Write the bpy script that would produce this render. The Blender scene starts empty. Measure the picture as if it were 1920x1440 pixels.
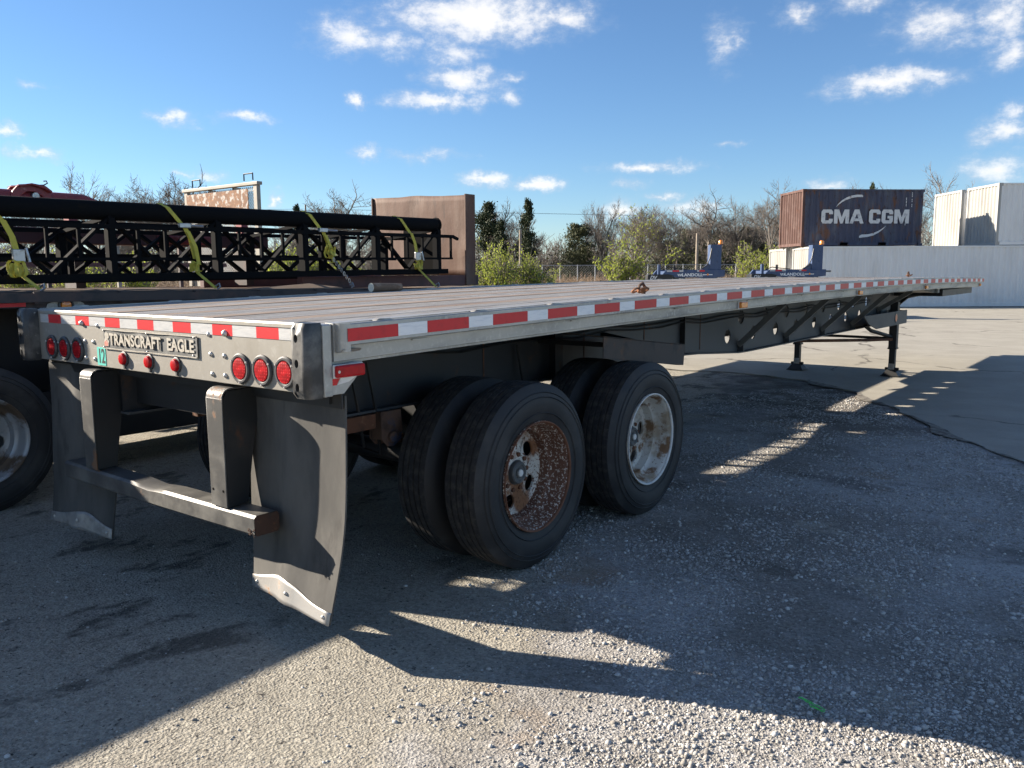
import bpy, math, random
import numpy as np
from mathutils import Vector, Matrix, noise as mnoise

rnd = random.Random(7)
nrs = np.random.RandomState(11)
SC = bpy.context.scene
COL = SC.collection
PI = math.pi
rad = math.radians

# ------------------------------------------------------------------ camera
CAM = Vector((3.8244, -2.054, 1.5869))
YAW, PITCH, ROLL, FPX = -0.66369, 0.13434, -0.0055, 1553.18
_f = Vector((math.sin(YAW) * math.cos(PITCH), math.cos(YAW) * math.cos(PITCH), -math.sin(PITCH)))
_r = Vector((math.cos(YAW), -math.sin(YAW), 0))
_u = _r.cross(_f)
cr, sr = math.cos(ROLL), math.sin(ROLL)
CR, CU = cr * _r + sr * _u, -sr * _r + cr * _u
cd = bpy.data.cameras.new('camera')
cam = bpy.data.objects.new('camera', cd)
COL.objects.link(cam)
cd.sensor_width = 36
cd.lens = FPX / 1920 * 36
cd.clip_start = .05
cd.clip_end = 3000
cam.matrix_world = Matrix(((CR.x, CU.x, -_f.x, CAM.x), (CR.y, CU.y, -_f.y, CAM.y), (CR.z, CU.z, -_f.z, CAM.z), (0, 0, 0, 1)))
SC.camera = cam

# ------------------------------------------------------------------ sun, exposure
SUN_EL, SUN_AZ = rad(23), rad(21)          # light travels towards (+x, +y)
L = Vector((math.cos(SUN_AZ) * math.cos(SUN_EL), math.sin(SUN_AZ) * math.cos(SUN_EL), -math.sin(SUN_EL)))
sl = bpy.data.lights.new('sun', 'SUN')
sl.energy = 4.7
sl.angle = rad(.53)
sl.color = (1, .885, .74)
so = bpy.data.objects.new('sun', sl)
COL.objects.link(so)
so.rotation_euler = L.to_track_quat('-Z', 'Y').to_euler()
SC.view_settings.view_transform = 'Standard'
SC.view_settings.look = 'None'
SC.view_settings.exposure = 1.68
SC.view_settings.gamma = 1
SC.view_settings.use_curve_mapping = False
SKY_STRENGTH = .0505
SC.cycles.max_bounces = 5
SC.cycles.diffuse_bounces = 3
SC.cycles.glossy_bounces = 2
SC.cycles.transmission_bounces = 2
SC.cycles.transparent_max_bounces = 4
SC.cycles.use_adaptive_sampling = True
SC.cycles.adaptive_threshold = .025

# ------------------------------------------------------------------ node helper
class NT:
    def __init__(s, tree):
        s.t = tree
        s.n = tree.nodes
        s.l = tree.links
    def new(s, typ, **kw):
        n = s.n.new(typ)
        for k, v in kw.items():
            setattr(n, k, v)
        return n
    def link(s, a, b):
        s.l.new(a, b)
    def put(s, sock, v):
        if hasattr(v, 'is_output') or isinstance(v, bpy.types.NodeSocket):
            s.l.new(v, sock)
        elif v is not None:
            if isinstance(v, (tuple, list)) and len(v) == 3 and sock.type == 'RGBA':
                v = (*v, 1)
            sock.default_value = v
    def math(s, op, a, b=None, c=None, clamp=False):
        n = s.new('ShaderNodeMath', operation=op, use_clamp=clamp)
        s.put(n.inputs[0], a)
        if b is not None: s.put(n.inputs[1], b)
        if c is not None: s.put(n.inputs[2], c)
        return n.outputs[0]
    def vmath(s, op, a, b=None):
        n = s.new('ShaderNodeVectorMath', operation=op)
        s.put(n.inputs[0], a)
        if b is not None: s.put(n.inputs[1], b)
        return n.outputs['Value'] if op in ('LENGTH', 'DOT_PRODUCT', 'DISTANCE') else n.outputs[0]
    def noise(s, vec, scale, detail=4, rough=.55, dist=0):
        n = s.new('ShaderNodeTexNoise')
        if vec is not None: s.link(vec, n.inputs['Vector'])
        n.inputs['Scale'].default_value = scale
        n.inputs['Detail'].default_value = detail
        n.inputs['Roughness'].default_value = rough
        n.inputs['Distortion'].default_value = dist
        return n.outputs['Fac']
    def voro(s, vec, scale, feature='F1', out='Distance'):
        n = s.new('ShaderNodeTexVoronoi', feature=feature)
        s.link(vec, n.inputs['Vector'])
        n.inputs['Scale'].default_value = scale
        return n.outputs[out]
    def ramp(s, fac, lo, hi, a=0., b=1.):
        n = s.new('ShaderNodeMapRange', interpolation_type='SMOOTHSTEP')
        s.put(n.inputs[0], fac)
        for i, v in enumerate((lo, hi, a, b)): s.put(n.inputs[i + 1], v)
        return n.outputs[0]
    def mix(s, fac, a, b, mode='MIX'):
        n = s.new('ShaderNodeMix', data_type='RGBA', blend_type=mode)
        s.put(n.inputs[0], fac)
        s.put(n.inputs[6], a)
        s.put(n.inputs[7], b)
        return n.outputs[2]
    def coord(s, out='Object', stretch=None):
        c = s.new('ShaderNodeTexCoord').outputs[out]
        if stretch: c = s.vmath('MULTIPLY', c, stretch)
        return c
    def bump(s, h, strength=.3, dist=.01, normal=None):
        n = s.new('ShaderNodeBump')
        n.inputs['Strength'].default_value = strength
        n.inputs['Distance'].default_value = dist
        s.link(h, n.inputs['Height'])
        if normal is not None: s.link(normal, n.inputs['Normal'])
        return n.outputs[0]

# ------------------------------------------------------------------ sky with clouds
def px_dir(u, v):
    return (_f * FPX + CR * (u - 960) - CU * (v - 720)).normalized()

w = bpy.data.worlds.new('World')
SC.world = w
w.use_nodes = True
nt = NT(w.node_tree)
for n in list(nt.n): nt.n.remove(n)
out = nt.new('ShaderNodeOutputWorld')
bg = nt.new('ShaderNodeBackground')
sky = nt.new('ShaderNodeTexSky', sky_type='NISHITA')
sky.sun_disc = False
sky.sun_elevation = SUN_EL
sky.sun_rotation = math.atan2(-L.x, -L.y)
sky.altitude = 150
sky.air_density = 1.0
sky.dust_density = 0
sky.ozone_density = 6.0
gen = nt.new('ShaderNodeTexCoord').outputs['Generated']
sep = nt.new('ShaderNodeSeparateXYZ'); nt.link(gen, sep.inputs[0])
az = nt.math('ARCTAN2', sep.outputs[0], sep.outputs[1])
el = nt.math('ARCSINE', sep.outputs[2])
cmb = nt.new('ShaderNodeCombineXYZ'); nt.link(az, cmb.inputs[0]); nt.link(el, cmb.inputs[1])
P = cmb.outputs[0]
CL = [  # cloud banks: direction (as u, v of the photograph), half width, half height, density
    (900, 32, 215, 50, 1.25), (1060, 30, 75, 30, .9), (660, 66, 85, 38, .95), (850, 100, 80, 38, .62), (740, 80, 70, 30, .62),
    (868, 150, 88, 28, 1.0), (820, 190, 130, 20, 1.0), (950, 178, 34, 22, .85), (665, 192, 19, 17, 1.0), (960, 146, 30, 10, .6),
    (325, 222, 46, 17, .9), (460, 223, 58, 11, .66), (65, 285, 66, 16, .92), (690, 288, 30, 14, .72), (800, 292, 80, 13, .6),
    (910, 338, 58, 18, 1.05), (1010, 342, 54, 15, 1.05), (1215, 313, 105, 13, .9), (1670, 155, 130, 25, 1.1), (1745, 143, 50, 16, .8),
    (1360, 80, 36, 50, .55), (1765, 48, 100, 38, .85), (1500, 28, 50, 24, .72), (1610, 8, 70, 20, .7), (1885, 30, 66, 55, .9),
    (1895, 100, 56, 36, .85), (1885, 245, 60, 26, .95), (1860, 318, 70, 30, .85), (1900, 208, 42, 18, .8), (1555, 345, 50, 16, .75),
    (1250, 368, 46, 12, .8), (1180, 345, 40, 12, .6), (515, 375, 17, 20, 1.1), (395, 330, 40, 13, .6), (335, 325, 30, 9, .55),
    (1380, 270, 34, 9, .6), (1160, 398, 50, 25, .9), (1300, 388, 70, 20, .8), (60, 160, 30, 8, .4), (15, 240, 25, 14, .8)]
wob = nt.new('ShaderNodeTexNoise'); nt.link(P, wob.inputs['Vector'])
wob.inputs['Scale'].default_value = 26; wob.inputs['Detail'].default_value = 5; wob.inputs['Roughness'].default_value = .62
wv = nt.vmath('SUBTRACT', wob.outputs['Color'], (.5, .5, .5))
Pw = nt.vmath('ADD', P, nt.vmath('MULTIPLY', wv, (.055, .032, 0)))
acc = None
for (u, v, hw, hh, dn) in CL:
    hw, hh, dn = hw * 1.1, hh * 1.12, dn + (.12 if dn < .8 else .05)
    d = px_dir(u, v)
    a0, e0 = math.atan2(d.x, d.y), math.asin(d.z)
    k = math.cos(math.atan((u - 960) / FPX))
    ma = nt.new('ShaderNodeVectorMath', operation='MULTIPLY_ADD')
    sx_, sy_ = FPX / hw / k / 1.05, FPX / hh / 1.05
    nt.link(Pw, ma.inputs[0]); ma.inputs[1].default_value = (sx_, sy_, 0); ma.inputs[2].default_value = (-a0 * sx_, -e0 * sy_, 0)
    m = nt.math('MULTIPLY_ADD', nt.vmath('LENGTH', ma.outputs[0]), -dn, dn)
    acc = m if acc is None else nt.math('MAXIMUM', acc, m)
acc = nt.math('MAXIMUM', acc, -.4)
# thicker broken cloud added outside the view to brighten the shade
lown = nt.noise(nt.vmath('MULTIPLY', P, (1, 2.2, 1)), 3.2, 6, .6)
outside = nt.ramp(nt.math('ABSOLUTE', nt.math('SUBTRACT', az, YAW)), .68, .85)
up = nt.ramp(el, .36, .5)
gen_m = nt.math('MULTIPLY', nt.ramp(lown, .46, .63), nt.math('MAXIMUM', outside, up))
fine = nt.noise(nt.vmath('MULTIPLY', P, (1, 1.7, 1)), 38, 8, .66)
dens = nt.math('ADD', nt.math('MAXIMUM', acc, nt.math('SUBTRACT', nt.math('MULTIPLY', gen_m, 1.1), .4)), nt.math('MULTIPLY', nt.math('SUBTRACT', fine, .5), 1.25))
mask = nt.math('POWER', nt.ramp(dens, -.12, 1.15), 1.3)
shade = nt.ramp(nt.math('ADD', dens, nt.math('MULTIPLY', nt.math('SUBTRACT', fine, wob.outputs['Fac']), .8)), .25, .85)
ccol = nt.mix(shade, (4.0, 4.5, 5.3), (6.9, 6.8, 6.7))
final = nt.mix(nt.math('MULTIPLY', mask, .92), sky.outputs[0], ccol)
nt.link(final, bg.inputs[0])
bg.inputs[1].default_value = SKY_STRENGTH
w.cycles.sampling_method = 'MANUAL'
w.cycles.sample_map_resolution = 512
nt.link(bg.outputs[0], out.inputs[0])

# ------------------------------------------------------------------ materials
MATS = {}
def mat(name, c, rough=.6, metal=0., layers=(), bump=None, spec=.5, stretch=None, coat=0., emit=None, transl=0.):
    """layers: (colour, noise scale, lo, hi, stretch, rough)  bump: list of (scale, strength, dist, kind)"""
    if name in MATS: return MATS[name]
    m = bpy.data.materials.new(name); m.use_nodes = True
    t = NT(m.node_tree)
    b = t.n['Principled BSDF']
    co = t.coord()
    col = c
    rg = rough
    mt = metal
    for i, ly in enumerate(layers):
        lc, sc_, lo, hi = ly[:4]
        st = ly[4] if len(ly) > 4 else None
        v = t.vmath('MULTIPLY', co, st) if st else co
        v = t.vmath('ADD', v, (i * 7.3, i * 3.1, i * 1.7))
        fac = t.ramp(t.noise(v, sc_, 6, .62), lo, hi)
        col = t.mix(fac, col, lc)
        if len(ly) > 5 and ly[5] is not None:
            a = t.new('ShaderNodeMix', data_type='FLOAT'); t.put(a.inputs[0], fac); t.put(a.inputs[2], rg); t.put(a.inputs[3], ly[5]); rg = a.outputs[0]
        if len(ly) > 6:
            a = t.new('ShaderNodeMix', data_type='FLOAT'); t.put(a.inputs[0], fac); t.put(a.inputs[2], mt); t.put(a.inputs[3], ly[6]); mt = a.outputs[0]
    t.put(b.inputs['Base Color'], col)
    t.put(b.inputs['Roughness'], rg)
    t.put(b.inputs['Metallic'], mt)
    b.inputs['Specular IOR Level'].default_value = spec
    if coat: b.inputs['Coat Weight'].default_value = coat
    if transl:
        b.inputs['Transmission Weight'].default_value = transl
    nrm = None
    for (sc_, strg, dist, kind) in (bump or ()):
        h = t.voro(co, sc_) if kind == 'v' else t.noise(co, sc_, 5, .6)
        nrm = t.bump(h, strg, dist, nrm)
    if nrm is not None: t.link(nrm, b.inputs['Normal'])
    MATS[name] = m
    return m

RUST = (.15, .055, .022)
RUSTD = (.06, .026, .015)
ALU = mat('weathered_aluminium', (.40, .395, .375), .42, .55,
          [((.25, .24, .22), 6, .42, .72, (1, .25, 1), .6), ((.48, .475, .455), 40, .5, .75, None, .38), ((.22, .17, .12), 13, .64, .74, (1, .3, .25), .7, .1)],
          [(60, .08, .004, 'n')])
ALU_SILL = mat('dull_sill_aluminium', (.285, .270, .238), .5, .3,
          [((.20, .186, .158), 4, .4, .75, (1, 1, .35), .6), ((.36, .345, .31), 18, .52, .75, None, .45), ((.25, .19, .13), 9, .66, .78, (1, 1, .3), .7, .1)],
          [(50, .1, .004, 'n')])
PLANK = mat('scuffed_aluminium_plank', (.27, .262, .25), .62, .05,
          [((.40, .39, .375), 5, .42, .7, (3, .4, 1), .55), ((.17, .145, .12), 7, .50, .66, (5, .35, 1), .75, 0), ((.12, .075, .05), 3, .66, .78, (8, .5, 1), .8, 0)],
          [(90, .12, .003, 'n')])
WOODSTRIP = mat('worn_hardwood_strip', (.15, .11, .085), .8, 0,
          [((.25, .20, .16), 4, .42, .66, (8, .3, 1)), ((.09, .05, .035), 6, .55, .7, (10, .25, 1)), ((.30, .13, .06), 2, .62, .75, (3, .4, 1))],
          [(70, .3, .004, 'n')])
BLACK = mat('worn_black_frame_paint', (.014, .015, .016), .5, 0,
          [((.035, .03, .026), 3, .5, .75, None, .75), ((.09, .04, .02), 5, .64, .74, (1, 1, .5), .85)], [(30, .12, .004, 'n')])
FRAME = mat('grey_black_frame_paint', (.062, .066, .069), .55, 0,
          [((.09, .088, .083), 2.5, .45, .75, (1, .6, 1), .7), ((.12, .058, .03), 7, .70, .78, None, .85)], [(25, .1, .004, 'n')])
RUBBERBUMP = mat('black_painted_bumper', (.035, .036, .037), .4, 0, [((.14, .135, .125), 7, .45, .72, None, .5), ((.33, .32, .29), 30, .64, .74, None, .5)], [(90, .12, .002, 'n')])  # grey layers: worn metal plus sunlit sheen put into the colour
GUARD = mat('chipped_black_guard', (.065, .064, .061), .45, 0,
          [((.15, .145, .13), 5, .42, .72, None, .5), ((.16, .085, .045), 7, .64, .70, (1, 1, .7), .85)], [(40, .15, .004, 'n')])
FLAP = mat('dusty_rubber_flap', (.048, .047, .044), .8, 0, [((.105, .10, .09), 2.6, .40, .72, (1, 1, .4)), ((.035, .033, .03), 9, .55, .75, (1, 1, .3))], [(25, .1, .004, 'n'), (220, .15, .001, 'n')])
GALV = mat('scuffed_galvanised_plate', (.42, .41, .39), .4, .5, [((.26, .25, .235), 12, .4, .7, None, .6), ((.26, .15, .08), 9, .64, .74, None, .8, 0)], [(50, .1, .003, 'n')])
BOLT = mat('zinc_bolt', (.55, .53, .5), .4, .6)
RED_TAPE = mat('red_reflective_tape', (.60, .020, .025), .4, 0, [((.45, .018, .022), 20, .5, .8), ((.58, .07, .06), 60, .68, .78)], spec=.4)
WHITE_TAPE = mat('white_reflective_tape', (.50, .50, .495), .4, .1, [((.38, .39, .40), 14, .4, .75, (1, 1, 6)), ((.45, .40, .33), 9, .66, .8)], spec=.55)
def led_lens():
    m = bpy.data.materials.new('red_led_lens'); m.use_nodes = True
    t = NT(m.node_tree); b = t.n['Principled BSDF']
    v = t.new('ShaderNodeTexVoronoi'); t.link(t.coord(), v.inputs['Vector']); v.inputs['Scale'].default_value = 78; v.inputs['Randomness'].default_value = .25
    dot = t.ramp(v.outputs['Distance'], .30, .18)  # LED dot pattern, its bright facet glints painted into the lens colour
    t.put(b.inputs['Base Color'], t.mix(t.math('MULTIPLY', dot, .55), t.mix(t.ramp(t.noise(t.coord(), 40, 3), .4, .65), (.24, .002, .005), (.42, .004, .009)), (.85, .08, .08)))
    b.inputs['Roughness'].default_value = .4
    b.inputs['Specular IOR Level'].default_value = .2
    t.link(t.bump(v.outputs['Distance'], .4, .002), b.inputs['Normal'])
    return m
LENS = led_lens()
SIDE_WHITE = mat('shade_lifted_side_tape', (.84, .84, .83), .4, 0, [((.70, .71, .72), 14, .45, .75, (1, 1, 6)), ((.55, .50, .43), 9, .70, .8)])  # same white tape as the rear, colour lifted because this side is shaded
LENS_DEEP = mat('red_marker_lens', (.46, .005, .010), .32, 0, [((.32, .005, .008), 25, .4, .7)], spec=.3)
GROMMET = mat('grey_black_grommet', (.05, .052, .055), .5)
BRACE = mat('faded_brace_paint', (.13, .13, .12), .6, 0, [((.19, .185, .17), 8, .45, .7), ((.09, .06, .04), 11, .64, .74)])
AMBER = mat('amber_lamp_lens', (.85, .26, .025), .22, 0, spec=.6, coat=.5)
AMBER_DARK = mat('amber_reflector', (.72, .17, .05), .3, 0, [((.55, .12, .04), 30, .4, .7)])
WHITE_BASE = mat('white_lamp_base', (.72, .71, .68), .5, 0, [((.5, .47, .42), 20, .5, .75)])
TEAL = mat('teal_sticker', (.09, .50, .42), .5)
CREAM = mat('cream_letter', (.40, .37, .31), .6, 0, [((.24, .215, .175), 60, .5, .72)])
PLATE = mat('weathered_name_plate', (.085, .088, .085), .6, 0, [((.20, .195, .18), 26, .52, .7), ((.05, .05, .05), 40, .5, .7)])
RUBBER = mat('tyre_rubber', (.016, .0165, .018), .62, 0, [((.055, .053, .05), 4, .46, .72, None, .85), ((.055, .051, .045), 26, .64, .8, None, .9)], [(160, .18, .002, 'n')])
TREAD = mat('dusty_tyre_tread', (.024, .024, .025), .85, 0, [((.062, .057, .05), 24, .44, .70), ((.11, .10, .086), 90, .64, .78)], [(120, .4, .003, 'n')])
RIM_DISC = mat('white_rim_disc_eaten_by_rust', (.60, .575, .51), .6, 0,
          [((.24, .11, .05), 5, .46, .60, None, .8), ((.13, .055, .03), 55, .54, .60, None, .85), ((.20, .085, .04), 110, .58, .64, None, .85)], [(60, .4, .003, 'n')])
RIM_RUST = mat('flaked_rusty_rim', (.135, .062, .038), .8, 0,
          [((.11, .045, .025), 6, .45, .65), ((.56, .51, .44), 70, .53, .60, None, .5), ((.12, .055, .034), 110, .52, .60)], [(60, .4, .003, 'n')])
RIM_LIP = mat('rusty_rim_lip', (.165, .072, .04), .8, 0, [((.12, .045, .02), 14, .45, .7), ((.5, .42, .34), 40, .66, .7)], [(60, .4, .003, 'n')])
RIM_WHITE = mat('white_rim_with_rust_stain', (.58, .56, .51), .4, .05,
          [((.34, .27, .19), 6.0, .42, .66, None, .6), ((.20, .11, .055), 8.5, .53, .64, None, .8), ((.18, .09, .04), 60, .60, .68, None, .8)], [(60, .12, .002, 'n')])
RIM_GREY = mat('grey_steel_rim', (.34, .35, .36), .4, .3, [((.13, .09, .06), 4, .48, .6, None, .8)])
HUB = mat('greasy_hub', (.10, .105, .105), .5, .2, [((.2, .19, .17), 14, .5, .75)])
DARK = mat('dark_opening', (.006, .006, .006), .9, spec=.05)
RUSTM = mat('rusty_steel', (.13, .055, .028), .85, 0, [((.055, .03, .02), 6, .45, .7), ((.22, .11, .06), 22, .58, .75)], [(50, .35, .004, 'n')])
RUSTBLUE = mat('rusty_hanger_steel', (.10, .06, .042), .85, 0, [((.03, .045, .085), 6, .52, .62), ((.05, .03, .022), 12, .5, .7)], [(50, .3, .004, 'n')])
FENDER = mat('brown_oxide_fender', (.062, .05, .043), .7, 0, [((.11, .06, .035), 6, .55, .7), ((.03, .028, .028), 8, .5, .7)], [(40, .2, .003, 'n')])
TR2 = mat('dark_oxide_trailer_paint', (.045, .035, .034), .65, 0, [((.095, .05, .04), 4, .5, .72), ((.02, .02, .022), 7, .5, .7)], [(40, .25, .004, 'n')])
MAROON = mat('maroon_beam_paint', (.10, .036, .034), .6, 0, [((.045, .02, .02), 4, .45, .7), ((.17, .075, .05), 14, .6, .75)], [(40, .25, .004, 'n')])
DECKWOOD = mat('splintered_deck_board', (.19, .135, .095), .85, 0, [((.30, .235, .175), 3, .45, .7, (6, .3, 1)), ((.07, .05, .038), 5, .55, .7, (8, .3, 1))], [(60, .35, .005, 'n')])
HEAD = mat('brown_rusted_headboard', (.10, .050, .033), .75, 0, [((.15, .098, .074), 2.6, .42, .7, (2.2, 1, .35)), ((.06, .032, .024), 7, .54, .72, (2, 1, .5)), ((.19, .145, .12), 30, .68, .76)], [(3, .2, .03, 'n'), (40, .2, .004, 'n')])
TRUSS = mat('matt_black_truss_paint', (.007, .0075, .0085), .8, 0, [((.014, .012, .010), 6, .58, .75, None, .9)], [(50, .1, .003, 'n')], spec=.06)
STRAP = mat('yellow_webbing', (.50, .44, .06), .75, 0, [((.33, .30, .06), 14, .45, .75)], [(400, .3, .001, 'n')])
STEEL = mat('bare_steel', (.40, .40, .40), .35, .8, [((.2, .17, .13), 20, .5, .75)])
REDMACH = mat('faded_red_machine_paint', (.25, .035, .038), .5, 0, [((.16, .03, .03), 6, .45, .7), ((.42, .22, .2), 14, .62, .76)], [(30, .15, .004, 'n')])
RACK = mat('cream_white_rack_paint', (.29, .268, .222), .6, 0, [((.20, .165, .12), 5, .5, .75)])
RACK_MESH = mat('expanded_metal', (.45, .44, .42), .5, .3, [((.28, .22, .16), 8, .55, .7)])
SIGN = mat('peeling_rusty_sign', (.20, .095, .045), .8, 0, [((.13, .058, .03), 4, .45, .7), ((.44, .42, .39), 11, .53, .57, (1, 1, .8)), ((.34, .16, .07), 22, .56, .62)], [(40, .2, .003, 'n')])
BLUE = mat('landoll_blue_paint', (.042, .072, .15), .5, 0, [((.075, .10, .165), 4, .45, .72), ((.03, .035, .05), 9, .58, .72)])
WHITEP = mat('white_paint_mark', (.78, .78, .76), .6)
CONT_W = mat('white_container_paint', (.70, .70, .685), .55, 0, [((.62, .615, .595), 1.2, .45, .75, (1, 1, .3)), ((.42, .28, .16), 3, .74, .80, (1, 1, .5))])  # white sides, coloured paler than the ends because they lie in shade
CONT_SUN_END = mat('sun_dimmed_container_end', (.34, .336, .315), .6, 0, [((.28, .272, .245), 1.2, .45, .75, (1, 1, .3)), ((.45, .28, .12), 3, .72, .80, (1, 1, .5))])  # ends of the same white containers, colour darkened because they face the sun
CONT_B = mat('rust_streaked_blue_container', (.046, .050, .082), .6, 0, [((.085, .092, .115), 2.2, .45, .72, (1, 1, .3)), ((.135, .065, .04), 3.3, .52, .66, (1, 1, .35), .85), ((.05, .025, .018), 8, .56, .70, (1, 1, .5), .85)])
CONT_R = mat('rusted_container_end', (.078, .036, .028), .8, 0, [((.13, .08, .068), 4, .45, .7, (1, 1, .4)), ((.10, .04, .024), 8, .55, .7)])
CMA_WHITE = mat('worn_white_lettering', (.60, .60, .58), .65, 0, [((.20, .10, .06), 2.6, .62, .68), ((.40, .40, .41), 6, .5, .7)])
BARK = mat('grey_brown_bark', (.14, .12, .10), .9, 0, [((.20, .175, .15), 3, .45, .7), ((.10, .08, .065), 8, .5, .7)])
TWIG = mat('bare_twig', (.13, .112, .098), .9, 0, [((.20, .175, .15), 1.2, .4, .7)])
POLE = mat('weathered_pole_wood', (.30, .255, .205), .9, 0, [((.2, .165, .13), 6, .45, .7, (1, 1, .2))])
FENCE = mat('galvanised_fence_wire', (.36, .37, .37), .5, .4)
GREENPL = mat('green_plastic', (.06, .55, .09), .45)

def leaf_mat(name, c1, c2, transl=.25, sc_=.8):
    m = bpy.data.materials.new(name); m.use_nodes = True
    t = NT(m.node_tree)
    b = t.n['Principled BSDF']
    g = t.new('ShaderNodeNewGeometry')
    f = t.math('ADD', t.math('MULTIPLY', g.outputs['Random Per Island'], .6), t.math('MULTIPLY', t.ramp(t.noise(t.coord(), sc_, 3), .35, .65), .4))
    col = t.mix(f, c1, c2)
    t.put(b.inputs['Base Color'], col)
    b.inputs['Roughness'].default_value = .65
    b.inputs['Specular IOR Level'].default_value = .25
    tr = t.new('ShaderNodeBsdfTranslucent'); t.put(tr.inputs[0], col)
    ms = t.new('ShaderNodeMixShader'); ms.inputs[0].default_value = transl
    t.link(b.outputs[0], ms.inputs[1]); t.link(tr.outputs[0], ms.inputs[2])
    t.link(ms.outputs[0], t.n['Material Output'].inputs[0])
    return m
LEAF_SPRING = leaf_mat('spring_leaf', (.24, .30, .04), (.42, .46, .09), .45)
LEAF_DARK = leaf_mat('cedar_needle', (.018, .030, .014), (.055, .070, .032), .1)
LEAF_OLIVE = leaf_mat('olive_evergreen_leaf', (.045, .055, .025), (.10, .105, .05), .15)
BRUSHM = leaf_mat('dry_brush_stem', (.13, .085, .055), (.30, .215, .14), .1)
GRASSM = leaf_mat('grass_blade', (.10, .12, .035), (.22, .22, .08), .2)

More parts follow.
